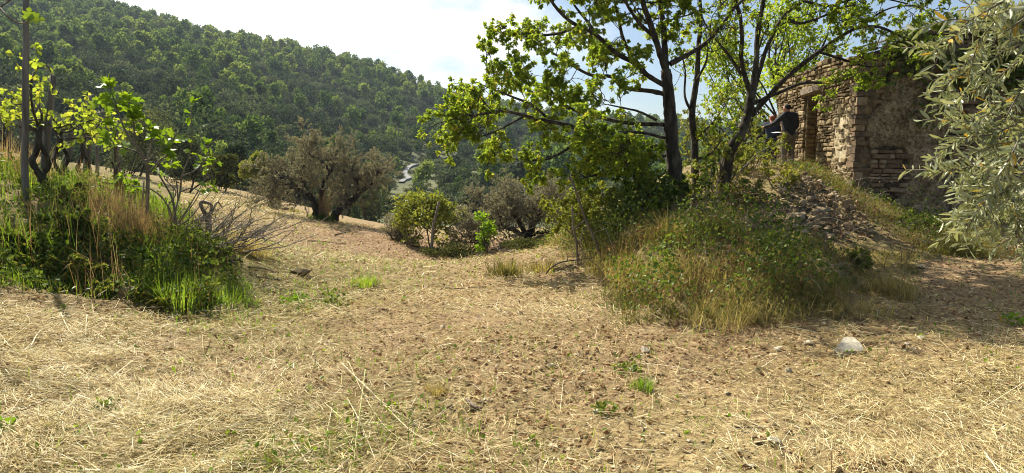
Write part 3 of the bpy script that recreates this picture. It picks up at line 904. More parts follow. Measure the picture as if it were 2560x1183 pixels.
LAND = [(58, 'left of the tallest post'), (125, 'between the first two posts'), (185, 'behind the second leaning post'), (245, 'behind the fourth post'), (330, 'above the fig leaves'), (430, 'above the bare fig twigs'),
        (530, 'left of the dark corner bush'), (620, 'above the dark corner bush'), (700, 'above the pale loose tree'), (800, 'above the big olive left half'), (900, 'above the big olive top'), (1000, 'above the big olive right half'),
        (1080, 'around the pale road'), (1180, 'above the yellow green bush'), (1300, 'behind the oak bough tips'), (1450, 'behind the lower oak boughs'), (1560, 'behind the middle oak boughs'), (1650, 'left of the main oak'), (1700, 'behind the main oak'), (1750, 'behind the slender oak'), (1810, 'right of the slender oak'), (9999, 'behind the second oak')]
def land(px):
    return next(t for e, t in LAND if px < e)
DESC = {0: 'grey olive tree', 1: 'leafy green oak', 2: 'dark evergreen tree'}
ORD = ['second', 'third', 'fourth', 'fifth', 'sixth', 'seventh', 'eighth', 'ninth', 'tenth', 'eleventh', 'twelfth', 'thirteenth', 'fourteenth', 'fifteenth', 'sixteenth', 'seventeenth', 'eighteenth', 'nineteenth', 'twentieth']
def tell_apart(rows):
    """rows: (base label, picture x); adds the order from the left where several things answer to one description"""
    out = [None] * len(rows); by = {}
    for i, (lb, px) in enumerate(rows): by.setdefault(lb, []).append((px, i))
    for lb, v in by.items():
        v.sort()
        for k, (_, i) in enumerate(v):
            w = '' if len(v) == 1 else 'leftmost ' if k == 0 else 'rightmost ' if k == len(v) - 1 else 'middle ' if len(v) == 3 else ORD[min(k - 1, 18)] + ' from left '
            out[i] = w + lb
    return out
rows = []
for i in near:
    hz = 'at slope foot' if ppy[i] > 420 else 'low on slope' if ppy[i] > 370 else 'below mid slope' if ppy[i] > 320 else 'on mid slope' if ppy[i] > 250 else 'high on slope'
    pxh = size[i] * F / gy[i]
    rows.append((f"{'broad' if pxh > 70 else 'middling' if pxh > 48 else 'small'} {DESC[kd[i]]} {hz} {land(ppx[i])}", ppx[i]))
for i, lb in zip(near, tell_apart(rows)):
    t = thing(['olive_tree', 'oak_tree', 'evergreen_tree'][kd[i]], lb, 'tree', (gx[i], gy[i], gz[i] - .1), f'{DESC[kd[i]]}s on the hillside')
    t.rotation_euler.z = rot[i]; t.scale = (size[i] * sq[i], size[i] * sq[i], size[i])
    obj('crown', crown_me[KINDS[kd[i]]][var[i]], t); obj('trunk', trunk_me[var[i]], t)

def instances(name, pts, rotz, scl, idx, meshes, mats, label):
    """one object that sets many copies of a few small meshes over points (geometry nodes)"""
    col = bpy.data.collections.new(name + '_kinds')
    for k, mm in enumerate(meshes):
        o = bpy.data.objects.new(f'{name}_kind_{chr(97 + k)}', mm); col.objects.link(o)
    me = bpy.data.meshes.new(name)
    me.vertices.add(len(pts)); me.vertices.foreach_set('co', np.ascontiguousarray(pts, np.float32).ravel())
    for an, ty, val in (('rz', 'FLOAT', rotz), ('sc', 'FLOAT', scl), ('pick', 'INT', idx)):
        a = me.attributes.new(an, ty, 'POINT'); a.data.foreach_set('value', np.ascontiguousarray(val, np.float32 if ty == 'FLOAT' else np.int32))
    o = obj(name, me)
    ng = bpy.data.node_groups.new(name, 'GeometryNodeTree')
    ng.interface.new_socket('Geometry', in_out='INPUT', socket_type='NodeSocketGeometry')
    ng.interface.new_socket('Geometry', in_out='OUTPUT', socket_type='NodeSocketGeometry')
    n, l = ng.nodes, ng.links
    gi, go = n.new('NodeGroupInput'), n.new('NodeGroupOutput')
    ci = n.new('GeometryNodeCollectionInfo'); ci.inputs['Collection'].default_value = col
    ci.inputs['Separate Children'].default_value = True; ci.inputs['Reset Children'].default_value = True
    ip = n.new('GeometryNodeInstanceOnPoints'); ip.inputs['Pick Instance'].default_value = True
    def na(nm, ty):
        k = n.new('GeometryNodeInputNamedAttribute'); k.data_type = ty; k.inputs['Name'].default_value = nm
        return k.outputs[0]
    cx = n.new('ShaderNodeCombineXYZ')
    l.new(na('rz', 'FLOAT'), cx.inputs[2])
    l.new(gi.outputs[0], ip.inputs['Points']); l.new(ci.outputs[0], ip.inputs['Instance'])
    l.new(cx.outputs[0], ip.inputs['Rotation']); l.new(na('sc', 'FLOAT'), ip.inputs['Scale']); l.new(na('pick', 'INT'), ip.inputs['Instance Index'])
    l.new(ip.outputs[0], go.inputs[0])
    md = o.modifiers.new('copies', 'NODES'); md.node_group = ng
    return kind(o, 'stuff', label)
fm = [m for k in KINDS for m in crown_me[k]]
instances('distant_forest', np.stack([gx, gy, gz - .1], -1)[far_mask], rot[far_mask], size[far_mask], (kd * NV + var)[far_mask], fm, None, 'far trees covering the upper hillside')

# low scrub between the trees
def scrub(seed):
    g = rng(seed); b = Buf()
    p, d = lobed_points(g, 110, [((g.uniform(-.3, .3), g.uniform(-.3, .3), .18), (.32, .32, .22)) for _ in range(4)], .2)
    leaves(b, p, rand_dir(g, 110), unit(d + g.normal(0, .6, (110, 3))), .16, .11, g.random(110), 'rhomb')
    return b.mesh('scrub', M['hill_scrub'])
sx, sy = g.uniform(-420, 420, 26000), 45 + 420 * g.random(26000)
keep = (np.abs(sx) < .95 * sy) & (sy > y_edge(sx) + 4) & (g.random(26000) < np.clip(fbm(sx * .04, sy * .04, 151, 3) * 2.2 - .4, .1, 1))
sx, sy = sx[keep], sy[keep]
sz_ = H0(sx, sy) + (fbm(sx * .05, sy * .05, 9, 3) - .5) * 3.0 * np.clip((sy - 80) / 60, 0, 1)
qx, qy = proj(np.stack([sx, sy, sz_], -1))
keep = ~(near_road(qx, qy, 8, 8) & (sy < 260)) & ~((sy < 90) & (qx > 960) & (qy < 465))
sx, sy, sz_ = sx[keep], sy[keep], sz_[keep]
instances('hillside_scrub', np.stack([sx, sy, sz_ - .1], -1), g.uniform(0, 6.28, len(sx)), g.uniform(.8, 2.6, len(sx)), g.integers(0, 3, len(sx)), [scrub(160 + k) for k in range(3)], None, 'low scrub between the hillside trees')

# pale road, terrace walls, green pole and wire
def hit(px, py, d0=70, d1=420):
    q = G(px, py, d0, d1); q[2] = H0(q[0], q[1]) + (fbm(q[0] * .05, q[1] * .05, 9, 3) - .5) * 3.0 * np.clip((q[1] - 80) / 60, 0, 1)
    return q
rp = smooth_path([hit(*c) for c in [(1044, 408), (1032, 415), (1021, 421), (1013, 428), (1015, 434), (1021, 440), (1020, 447), (1010, 455), (1003, 464)]], 6)
dd = unit(np.gradient(rp, axis=0)); sdv = unit(np.cross(dd, (0, 0, 1.0)))
V = np.stack([rp + sdv * .55, rp - sdv * .55], 1); V[..., 2] = rp[:, None, 2] + .35
VV = np.concatenate([V, V - (0, 0, 1.2)], 1)   # left, right, left foot, right foot
k = len(rp); T = []
for i in range(k - 1):
    a, c = i * 4, i * 4 + 4
    for (u, v) in ((0, 1), (1, 3), (2, 0)):
        T += [(a + u, a + v, c + v), (a + u, c + v, c + u)]
kind(obj('road', make_mesh('road', VV.reshape(-1, 3), T, None, False, [M['asphalt']])), 'structure', 'pale narrow road winding down in the valley')

def terrace(pxs, h, label, seed):
    g = rng(seed)
    p = np.array([hit(a, c) for a, c in pxs]); p = smooth_path(p, 8)
    k = len(p); top = p + np.stack([np.zeros(k), np.zeros(k), h * g.uniform(.75, 1.15, k)], -1)
    foot = p - (0, 0, .8); back = np.array((0.1, 1.0, 0)) * .7
    V = np.stack([foot, top, top + back, foot + back], 1).reshape(-1, 3); T = []
    for i in range(k - 1):
        a, c = i * 4, i * 4 + 4
        for u, v in ((0, 1), (1, 2), (2, 3)):
            T += [(a + u, c + u, c + v), (a + u, c + v, a + v)]
    o = obj('terrace_wall', make_mesh('terrace_wall', V - p[0], T, None, False, [M['far_wall']]), None, p[0])
    return tag(o, label, 'stone wall', 'terrace walls on the hillside')
M['far_wall'] = solid_mat('terrace_stone', [(.3, (.09, .075, .055)), (.5, (.2, .17, .12)), (.7, (.34, .29, .21))], 2.2, 6, .95, .8, 4, (1, 1, 3), bdist=.1)
terrace([(1095, 382), (1150, 375), (1215, 369), (1300, 362)], 1.3, 'long pale terrace wall high across the valley slope, behind the oak leaves', 1)
terrace([(1128, 428), (1180, 424), (1235, 420), (1275, 419)], 1.1, 'lower dark terrace wall across the valley, just above the olives', 2)
terrace([(1085, 402), (1130, 398), (1190, 395)], .9, 'short middle terrace wall right of the pale road', 3)

pb = hit(163, 196, 60, 400)
t = thing('utility_pole', 'thin green pole standing on the hillside left, carrying a wire', 'pole', pb)
b = Buf(); hp = 74 / F * pb[1]
tube(b, [(0, 0, -.5), (-.05, 0, hp * .5), (-.12, 0, hp)], .13, .09, 8); t2 = b.mesh('pole', M['green_paint'], True); obj('pole', t2, t)
b = Buf(); tube(b, [(-.5, 0, hp - .25), (.35, 0, hp - .18)], .05, .05, 6); obj('crossarm', b.mesh('crossarm', M['green_paint'], True), t)
w0 = pb + np.array((-.3, 0, hp - .1)); w1 = P(-330, 92, pb[1] * .8)
tt = np.linspace(0, 1, 30)[:, None]; wp = w0 * (1 - tt) + w1 * tt; wp[:, 2] -= 4 * (tt * (1 - tt))[:, 0] * 2.6
b = Buf(); tube(b, wp, .028, .028, 4)
o = obj('overhead_wire', b.mesh('overhead_wire', M['wire'], True, w0), None, w0); tag(o, 'thin pale overhead wire sagging from the green pole to the left', 'wire')

# ------------------------------------------------------------------ nearer separate trees at the field's edge
def leafy_tree(name, label, px, py, d, hpx, wpx, mat, seed, nleaf=2600, L=.16, low=.25, group=None, trunk_mat='bark', asp=.75, cat='tree', multi=1, nl=13):
    g = rng(seed)
    base = P(px, py, d); base = on(base[0], base[1], -.05)
    h, w = hpx / F * d, wpx / F * d
    t = thing(name, label, cat, base, group)
    lob = []
    for _ in range(nl):
        a = g.uniform(0, 6.283); hh = g.uniform(low + .12, .86); r = g.uniform(0, .36) * w * (1.1 - .6 * abs(hh - .5))
        rr = g.uniform(.13, .22) * w
        lob.append((np.array((r * math.cos(a), r * math.sin(a), hh * h)), (rr, rr, min(rr * .9, h * .2))))
    bt = Buf(); twigs = []
    for m_ in range(multi):
        d0 = rand_dir(g, 1, 2.5 if multi == 1 else 1.2)[0]
        tr = wander((g.normal(0, .05 * multi), g.normal(0, .05 * multi), 0), d0, h * .55, g, 5, .3, .15)
        tube(bt, tr, max(.03, h * .025 / math.sqrt(multi)), h * .01 / math.sqrt(multi), 6, rough=.1, rg=g)
        for c, r in lob[m_::multi]:
            t0 = g.uniform(.35, 1); p0, dd = at_path(tr, t0)
            q = np.array([p0, (p0 + c) / 2 + g.normal(0, .06, 3) * h * .6, c + (0, 0, r[2] * .3)])
            q = smooth_path(q, 3); tube(bt, q, h * .008, h * .003, 5); twigs.append(q)
    for q in list(twigs):
        for s in side_branches(q, g, 3, w * .2, .9, .5, .2, .4, 1, .25, 4):
            tube(bt, s, h * .0035, h * .0015, 3)
    obj('trunk', bt.mesh('trunk', M[trunk_mat], True), t)
    p, dn = lobed_points(g, nleaf, lob, .28)
    bl = Buf()
    leaves(bl, p, unit(rand_dir(g, nleaf) + dn * .3), unit(dn + g.normal(0, .8, (nleaf, 3))), L * g.uniform(.6, 1.3, nleaf), L * .62 * g.uniform(.7, 1.3, nleaf),
           np.clip(g.normal(.5, .2, nleaf) + np.repeat(g.normal(0, .08, (nleaf // 20 + 1)), 20)[:nleaf], 0, 1), 'hex')
    obj('crown', bl.mesh('crown', M[mat]), t)
    return t
leafy_tree('young_tree', 'pale green loose leafy tree just left of the big old olive', 640, 452, 44, 108, 95, 'bush_leaf', 11, 3200, .17, .3)
leafy_tree('evergreen_shrub', 'dark olive green dense bush at the far left corner of the field', 558, 470, 38, 95, 95, 'hill_scrub', 12, 3000, .15, .0, cat='bush')
leafy_tree('evergreen_tree', 'dark narrow tree between the bush and the pale leafy tree', 598, 462, 47, 125, 60, 'hill_dark', 13, 2600, .16, .1)
leafy_tree('oak_tree', 'round fresh green tree above the dark bush', 572, 440, 64, 135, 90, 'hill_green', 14, 3000, .22, .2)
leafy_tree('olive_tree', 'wide grey olive tree behind the bare fig twigs', 475, 478, 31, 150, 130, 'hill_olive', 15, 3800, .11, .1, trunk_mat='olive_bark', multi=2)
leafy_tree('olive_tree', 'broad grey green olive tree behind the vine leaves', 360, 470, 34, 170, 170, 'hill_olive', 16, 3800, .13, .1, trunk_mat='olive_bark', multi=2)
leafy_tree('brown_tree', 'brownish sparse young oak showing above the fig leaves', 350, 420, 52, 200, 95, 'bush_leaf', 17, 1500, .2, .3)
leafy_tree('small_olive', 'little thin olive tree on the left side of the big olive', 684, 516, 30, 75, 75, 'olive_old', 18, 1300, .09, .15, trunk_mat='olive_bark')
leafy_tree('hedge_bush', 'yellow green spreading fig bush right of the big old olive', 1062, 600, 22.5, 150, 200, 'bush_leaf', 19, 3400, .12, .0, cat='bush', multi=4, nl=18)
leafy_tree('grey_shrub', 'low grey brown twiggy shrub between the olive and the green bush', 1000, 592, 23.5, 85, 120, 'olive_old', 20, 2600, .07, .0, cat='bush', multi=4)
leafy_tree('grey_shrub', 'grey twiggy shrub between the green bush and the second olive', 1165, 606, 22.5, 125, 120, 'olive_old', 21, 2800, .07, .0, cat='bush', multi=4)
leafy_tree('oak_sapling', 'slim bright green sapling in front of the second olive', 1212, 610, 20.5, 128, 60, 'bright_leaf', 22, 900, .10, .1, cat='sapling', nl=14)
leafy_tree('low_bush', 'dark low weeds at the foot of the second olive', 1330, 625, 20.5, 50, 190, 'hill_scrub', 23, 2600, .07, .0, cat='bush', multi=5)
leafy_tree('low_bush', 'low weeds at the foot of the leaning stake', 1130, 612, 21, 40, 170, 'hill_scrub', 24, 2200, .07, .0, cat='bush', multi=5)
leafy_tree('tall_shrub', 'grey green shrub behind the two leaning bare sticks', 1450, 640, 16.5, 150, 150, 'bush_leaf', 25, 3000, .075, .0, cat='bush', multi=4)
leafy_tree('background_tree', 'bright green tree standing behind the stone house doorway', 1985, 440, 23, 430, 330, 'oak_leaf', 26, 4200, .13, .25, nl=20)
leafy_tree('background_tree', 'green leafy tree rising between the two oak trunks', 1790, 480, 22, 330, 260, 'oak_leaf', 27, 2600, .12, .2, nl=16)

# ------------------------------------------------------------------ old olives on the field
def old_olive(name, label, limbs, d, seed, mat, nsub, Lsub, nleaf, group=None, crown=None, up=.7, Ll=.065):
    g = rng(seed)
    b0 = P(limbs[0][0][0][0], limbs[0][0][0][1], d); base = on(b0[0], b0[1], -.05)
    t = thing(name, label, 'tree', base, group)
    tr = Buf(); tw = Buf(); lv = Buf(); twigs = []
    for pts, r0, r1, dd in limbs:
        q = np.array([P(c[0], c[1], d + dd * i / max(1, len(pts) - 1) + g.normal(0, .05)) for i, c in enumerate(pts)]) - base
        q = smooth_path(q, 5)
        q[1:-1] += g.normal(0, .025, (len(q) - 2, 3))
        tube(tr, q, np.linspace(r0, r1, len(q)), None, 8, rough=.2, rg=g)
        s1 = side_branches(q, g, nsub, Lsub, 1.0, .5, up, .35, 1.0, .3, 6)
        s1.append(wander(q[-1], q[-1] - q[-2], Lsub, g, 6, up, .25))
        for s in s1:
            tube(tr, s, r1 * .55, r1 * .16, 5)
            s2 = side_branches(s, g, 7, Lsub * .62, .9, .7, up * .9, .15, 1.0, .25, 5)
            for k in s2:
                tube(tw, k, .008, .003, 3)
                s3 = side_branches(k, g, 4, Lsub * .36, .8, .9, up * .7, .2, 1.0, .2, 3)
                for k3 in s3:
                    tube(tw, k3, .0055, .0025, 3)
                twigs += s3
                twigs.append(k)
    pts, ds = along(twigs, g, max(1, nleaf // len(twigs)), .15)
    n = len(pts)
    dv = unit(ds * .8 + rand_dir(g, n) * .8)
    leaves(lv, pts, dv, rand_dir(g, n, .4), Ll * g.uniform(.6, 1.3, n), Ll * .33 * g.uniform(.7, 1.3, n), np.clip(g.normal(.5, .22, n), 0, 1), 'rhomb')
    obj('trunk', tr.mesh('trunk', M['olive_bark'], True), t)
    kind(obj('twigs', tw.mesh('twigs', M['twig']), t), 'stuff')
    obj('crown', lv.mesh('crown', M[mat]), t)
    return t, base
big_limbs = [([(790, 552), (788, 520), (775, 490), (745, 468), (715, 452), (690, 440)], .15, .055, -.8),
             ([(796, 548), (800, 515), (806, 480), (812, 452), (826, 430), (835, 405)], .11, .05, .4),
             ([(778, 495), (762, 470), (752, 440), (760, 415)], .10, .05, 1.0),
             ([(832, 556), (845, 528), (868, 508), (890, 492), (893, 462), (884, 440), (880, 420)], .17, .055, .0),
             ([(868, 508), (855, 492), (868, 470), (872, 446), (858, 428)], .10, .05, .9),
             ([(892, 482), (915, 470), (935, 452), (945, 430)], .09, .045, -.6),
             ([(700, 445), (685, 462), (678, 480)], .05, .03, -.4),
             ([(826, 432), (812, 410), (790, 395), (770, 382)], .05, .03, -.7)]
ol, olb = old_olive('old_olive_tree', 'big old twisted olive tree with brownish crown in mid field', big_limbs, 27, 41, 'olive_old', 9, 1.05, 80000, up=.22)
b = Buf(); g = rng(43)
n = 700; a = g.uniform(0, 6.28, n); r = .55 * np.sqrt(g.random(n))
q = np.stack([r * np.cos(a) + .28, r * np.sin(a) * .6 - .2, np.zeros(n) - .05], -1)
blades(b, q, g.uniform(.2, .55, n), .016, g.uniform(0, 6.28, n), np.abs(g.normal(.5, .3, n)), g.uniform(.0, .5, n))
o = obj('weeds', b.mesh('weeds', M['grass']), None, olb); tag(o, 'dark green weeds around the foot of the big old olive', 'weeds')
b = Buf(); n = 150; q = np.stack([g.normal(.35, .14, n), g.normal(-.1, .12, n), np.zeros(n)], -1)
blades(b, q, g.uniform(.7, 1.35, n), .016, g.uniform(0, 6.28, n), np.abs(g.normal(.1, .12, n)), g.uniform(.5, 1, n))
o = obj('dry_reeds', b.mesh('dry_reeds', M['dry_grass']), None, olb); tag(o, 'upright orange brown dry reeds between the trunks of the big olive', 'reeds')
second_limbs = [([(1318, 606), (1322, 585), (1332, 562), (1338, 545), (1336, 525), (1325, 505)], .17, .06, .2),
                ([(1322, 588), (1308, 572), (1297, 555), (1285, 540)], .10, .05, -.6),
                ([(1316, 592), (1290, 577), (1265, 568), (1245, 565), (1225, 572)], .10, .05, -.9),
                ([(1338, 545), (1352, 525), (1362, 505), (1375, 492)], .08, .04, .7),
                ([(1285, 540), (1268, 520), (1262, 500)], .05, .03, .2), ([(1245, 566), (1222, 540), (1205, 515)], .05, .03, .5),
                ([(1322, 590), (1350, 582), (1385, 580), (1412, 588)], .07, .035, -.4)]
old_olive('old_olive_tree', 'second dark trunked olive tree with grey crown at the field edge', second_limbs, 23.5, 45, 'olive_old', 9, .95, 46000, up=.25)
# ------------------------------------------------------------------ ruined stone house
HX, HY = 7.64, 15.0            # near corner of the house
house = thing('ruined_house', 'ruined roofless stone house on the mound at right, dark doorway in its sunlit side wall', 'house', (HX, HY, .7))
HO = np.array((HX, HY, .7))
g = rng(61)

def stone_unit(seed):
    """roughly squared stone: chamfered front towards -y"""
    gg = rng(seed)
    o = np.array([(-.5, -.3, -.5), (.5, -.3, -.5), (.5, -.3, .5), (-.5, -.3, .5)]) + gg.uniform(-.05, .05, (4, 3)) * (1, .5, 1.6)
    f = o * (.78, 1, .72) + (0, -.2, 0) + gg.uniform(-.05, .05, (4, 3))
    bk = o * (1, 1, 1) + (0, .8, 0)
    c = f.mean(0) + (gg.uniform(-.15, .15), gg.uniform(-.07, .02), gg.uniform(-.15, .15))
    V = np.vstack([o, f, bk, c[None]])
    T = []
    for i in range(4):
        j = (i + 1) % 4
        T += [(i, j, 4 + j), (i, 4 + j, 4 + i), (8 + i, 8 + j, j), (8 + i, j, i), (4 + i, 4 + j, 12)]
    return V, np.array(T)
SU = [stone_unit(500 + k) for k in range(12)]
stone_me = [make_mesh('stone', V, T, None, False, [M['stone']]) for V, T in SU]
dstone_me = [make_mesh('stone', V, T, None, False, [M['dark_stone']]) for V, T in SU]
SIDE, FRONT = -math.pi / 2, 0.0

def box(buf, x0, x1, y0, y1, z0, z1, jit=0.0, gg=None):
    V = np.array([(x, y, z) for x in (x0, x1) for y in (y0, y1) for z in (z0, z1)], float)
    if jit: V += gg.uniform(-jit, jit, V.shape)
    T = [(0, 1, 3), (0, 3, 2), (4, 6, 7), (4, 7, 5), (0, 4, 5), (0, 5, 1), (2, 3, 7), (2, 7, 6), (0, 2, 6), (0, 6, 4), (1, 5, 7), (1, 7, 3)]
    buf.add(V, T)

DY0, DY1, DZ0, DZ1 = 16.93, 17.62, 1.42, 3.32        # door opening in the side wall
YB = 19.6
def side_top(y):
    return 4.02 + .10 * np.sin(y * 3.1) + (vnoise(y * 4, y * 0, 171) - .5) * .22 - .05 * (y - 15)
def gable_top(x):
    return 4.02 + (x - HX) * .27 + (vnoise(x * 3.5, x * 0, 173) - .5) * .22

core = Buf()
for y0, y1, z0, z1 in ((HY + .06, DY0, .2, 3.86), (DY1, YB, .2, 3.72), (DY0, DY1, DZ1 + .14, 3.8), (DY0, DY1, .2, DZ0)):
    box(core, HX + .07, HX + .52, y0, y1, z0, z1)
side = core.build('side_wall', M['mortar'], house)
SO = HO
pieces = []     # (size on picture, function that makes the object)
def put_stone(parent, mes, pos, rot, w, d, h, gg, name='stone'):
    o = bpy.data.objects.new(name, mes[gg.integers(0, 12)])
    COL.objects.link(o); o.parent = parent
    o.location = tuple(np.asarray(pos) - HO)
    o.rotation_euler = (gg.normal(0, .05), gg.normal(0, .07), rot + gg.normal(0, .07))
    o.scale = (w, d, h)
    return o
small = Buf()
def small_stone(pos, rot, w, d, h, gg):
    V, T = SU[gg.integers(0, 12)]
    c, s = math.cos(rot), math.sin(rot)
    Q = V * (w, d, h)
    small.add(np.stack([Q[:, 0] * c - Q[:, 1] * s, Q[:, 0] * s + Q[:, 1] * c, Q[:, 2]], -1) + pos, T)

side_stones, front_stones = [], []
z = .62
while z < 4.1:
    hh = float(g.choice([.055, .08, .11, .15], p=[.3, .36, .24, .10])) * g.uniform(.85, 1.15)
    y = HY + .02 + g.uniform(0, .12)
    while y < 19.3:
        w = float(np.clip(np.exp(g.normal(-1.6, .42)), .09, .5))
        yc = y + w / 2
        ok = z + hh < side_top(yc) + .06 and z > float(H0(HX - .1, yc)) - .25
        if DY0 - .02 < y + w and y < DY1 + .02 and DZ0 - .05 < z + hh * .5 < DZ1 + .12:
            if y < DY0 - .08: w = DY0 - y; yc = y + w / 2
            else:
                y = max(y + .02, DY1); 
                if y > DY1: pass
                continue
        if ok and w > .05:
            side_stones.append((np.array((HX + .075 + g.normal(0, .014), yc, z + hh / 2 + g.normal(0, .008))), w * 1.0 - .014, hh * g.uniform(.82, 1.12) - .010))
        y += w
    z += hh
side_stones.sort(key=lambda s: -s[1] * s[2] / (s[0][1] ** 2))
for p, w, h in side_stones[:220]:
    put_stone(side, stone_me, p, SIDE, w, .17, h, g)
for p, w, h in side_stones[220:]:
    small_stone(p, SIDE, w, .17, h, g)
# far jamb of the doorway (faces the camera) and near jamb
for yj, rot in ((DY1 - .06, FRONT),):
    z = DZ0
    while z < DZ1:
        hh = g.uniform(.08, .16); x = HX + .02
        for w in (.24, .26):
            small_stone(np.array((x + w / 2, yj + .06, z + hh / 2)), rot, w - .01, .12, hh - .012, g); x += w
        z += hh
kind(small.build('small_stones', M['stone'], house), 'stuff', 'small stones filling the side wall'); small = Buf()
V, T = SU[3]
lin = obj('lintel', make_mesh('lintel', V, T, None, False, [M['dead_wood']]), house)
lin.location = (.12, (DY0 + DY1) / 2 - HY, DZ1 + .06 - .7); lin.rotation_euler = (0.02, -.06, SIDE); lin.scale = (1.25, .42, .19)
lin['label'] = 'pale cracked beam over the doorway'

# what is left of the pale render near the corner of the side wall
yy_ = np.linspace(HY + .12, HY + 1.25, 50); zz_ = np.linspace(.95, 3.1, 70)
YS, ZS = np.meshgrid(yy_, zz_)
keepm = fbm(YS * 2.2, ZS * 1.1, 187, 4) + .22 * (1 - np.abs((YS - HY - .55) / .55)) - .10 * np.abs(ZS - 1.9) > .50
XS = HX + .004 + (fbm(YS * 6, ZS * 6, 189, 4) - .5) * .04 + np.where(keepm, 0, .09)
rt = grid_tris(70, 50); rt = rt[keepm.ravel()[rt].any(1)]
rb = Buf(); rb.add(np.stack([XS, YS, ZS], -1).reshape(-1, 3), rt[:, ::-1])
M['side_render'] = solid_mat('pale_old_render', [(.25, (.2, .15, .085)), (.45, (.42, .34, .2)), (.7, (.6, .52, .36))], 7, 8, .95, .9, 22, (1, 1, .35))
rb.build('render_patch', M['side_render'], house, True)

# gable: render in patches over stone
GX1 = 14.2
gx_ = np.linspace(HX + .14, GX1, 150); gz_ = np.linspace(-.2, 1, 110)
XX, TT = np.meshgrid(gx_, np.linspace(0, 1, 110), indexing='xy')
ZZ = .0 + TT * (gable_top(XX) - .12)
def plaster(x, z):
    n = fbm(x * 1.3 + 4, z * 1.3, 181, 4)
    b = .45 - .40 * sstep((z - 3.0) / 1.0) - .35 * sstep((HX + .55 + .25 * np.sin(z * 2.3) - x) / .35)
    b = b - .35 * np.exp(-(((x - HX - .5) / .75) ** 2 + ((z - 1.45) / .28) ** 2)) 
    return np.clip((n - (.5 - (b - .30))) * 9, 0, 1)
PM = plaster(XX, ZZ)
YY = HY + .075 - .075 * PM - (fbm(XX * 7, ZZ * 7, 183, 4) - .5) * .06 - (fbm(XX * 2, ZZ * 2, 185, 2) - .5) * .05
Vp = np.stack([XX, YY, ZZ], -1).reshape(-1, 3)
def plaster_mat():
    m, n, l, out = nt('stained_old_render')
    tc = n.new('ShaderNodeTexCoord')
    def no(s, d=8):
        k = n.new('ShaderNodeTexNoise'); k.inputs['Scale'].default_value = s; k.inputs['Detail'].default_value = d; k.inputs['Roughness'].default_value = .68
        l.new(tc.outputs['Object'], k.inputs['Vector']); return k
    a, c = no(3.4), no(16)
    r1 = ramp(n, [(.3, (.09, .062, .034)), (.46, (.27, .20, .115)), (.6, (.45, .355, .22)), (.78, (.56, .47, .32))])
    r2 = ramp(n, [(.38, (.22, .18, .14)), (.58, (1, 1, 1))])
    l.new(a.outputs['Fac'], r1.inputs[0]); l.new(c.outputs['Fac'], r2.inputs[0])
    mx = n.new('ShaderNodeMix'); mx.data_type = 'RGBA'; mx.blend_type = 'MULTIPLY'; mx.inputs['Factor'].default_value = .85
    l.new(r1.outputs[0], mx.inputs['A']); l.new(r2.outputs[0], mx.inputs['B'])
    at = n.new('ShaderNodeAttribute'); at.attribute_name = 'tone'
    m2 = n.new('ShaderNodeMix'); m2.data_type = 'RGBA'; m2.inputs['A'].default_value = (.06, .043, .027, 1)
    l.new(at.outputs['Fac'], m2.inputs['Factor']); l.new(mx.outputs['Result'], m2.inputs['B'])
    b = n.new('ShaderNodeBsdfPrincipled'); b.inputs['Roughness'].default_value = .95; b.inputs['Specular IOR Level'].default_value = .15
    l.new(m2.outputs['Result'], b.inputs['Base Color'])
    bp = n.new('ShaderNodeBump'); bp.inputs['Strength'].default_value = .9; bp.inputs['Distance'].default_value = .03
    l.new(c.outputs['Fac'], bp.inputs['Height']); l.new(bp.outputs[0], b.inputs['Normal'])
    l.new(b.outputs[0], out.inputs[0]); return m
M['plaster'] = plaster_mat()
gb = Buf(); gb.add(Vp, grid_tris(110, 150), PM.ravel())
gable = gb.build('gable_wall', M['plaster'], house, True)
gc = Buf()
for i in range(12):
    x0, x1 = HX + .53 + i * (GX1 - HX - .53) / 12, HX + .53 + (i + 1) * (GX1 - HX - .53) / 12
    box(gc, x0, x1, HY + .13, HY + .55, .0, float(min(gable_top(x0), gable_top(x1))) - .2)
gc.build('gable_core', M['mortar'], house)
z = .35
while z < 5.9:
    hh = float(g.choice([.07, .11, .15], p=[.35, .4, .25])) * g.uniform(.9, 1.1); x = HX + .30 + g.uniform(0, .1)
    while x < 13.5:
        w = float(np.clip(np.exp(g.normal(-1.35, .4)), .14, .6))
        xc = x + w / 2
        if z + hh < gable_top(xc) - .02 and plaster(np.array([xc]), np.array([z + hh / 2]))[0] < .45 and z > float(H0(xc, HY)) - .2:
            front_stones.append((np.array((xc, HY + .075 + g.normal(0, .012), z + hh / 2)), w - .015, hh - .012))
        x += w
    z += hh
front_stones.sort(key=lambda s: -s[1] * s[2] * (1 if s[0][0] < 10.6 else .3))
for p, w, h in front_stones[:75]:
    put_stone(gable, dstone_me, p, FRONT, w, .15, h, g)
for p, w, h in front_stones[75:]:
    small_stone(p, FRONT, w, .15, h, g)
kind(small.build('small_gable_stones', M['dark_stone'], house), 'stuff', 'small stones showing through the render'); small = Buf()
# corner stones, long and short in turn
z = .55; k = 0
while z < 3.62:
    hh = g.uniform(.08, .2)
    lx, ly = (g.uniform(.26, .42), .2) if k % 2 else (.2, g.uniform(.26, .4))
    b = Buf(); V = np.array([(x, y, zz) for x in (0, lx) for y in (0, ly) for zz in (0, hh - .012)], float)
    V += g.uniform(-.014, .014, V.shape); V += (HX - .01 + g.normal(0, .01), HY - .012 + g.normal(0, .01), z)
    b.add(V, [(0, 1, 3), (0, 3, 2), (4, 6, 7), (4, 7, 5), (0, 4, 5), (0, 5, 1), (2, 3, 7), (2, 7, 6), (0, 2, 6), (0, 6, 4), (1, 5, 7), (1, 7, 3)])
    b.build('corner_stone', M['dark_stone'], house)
    z += hh; k += 1
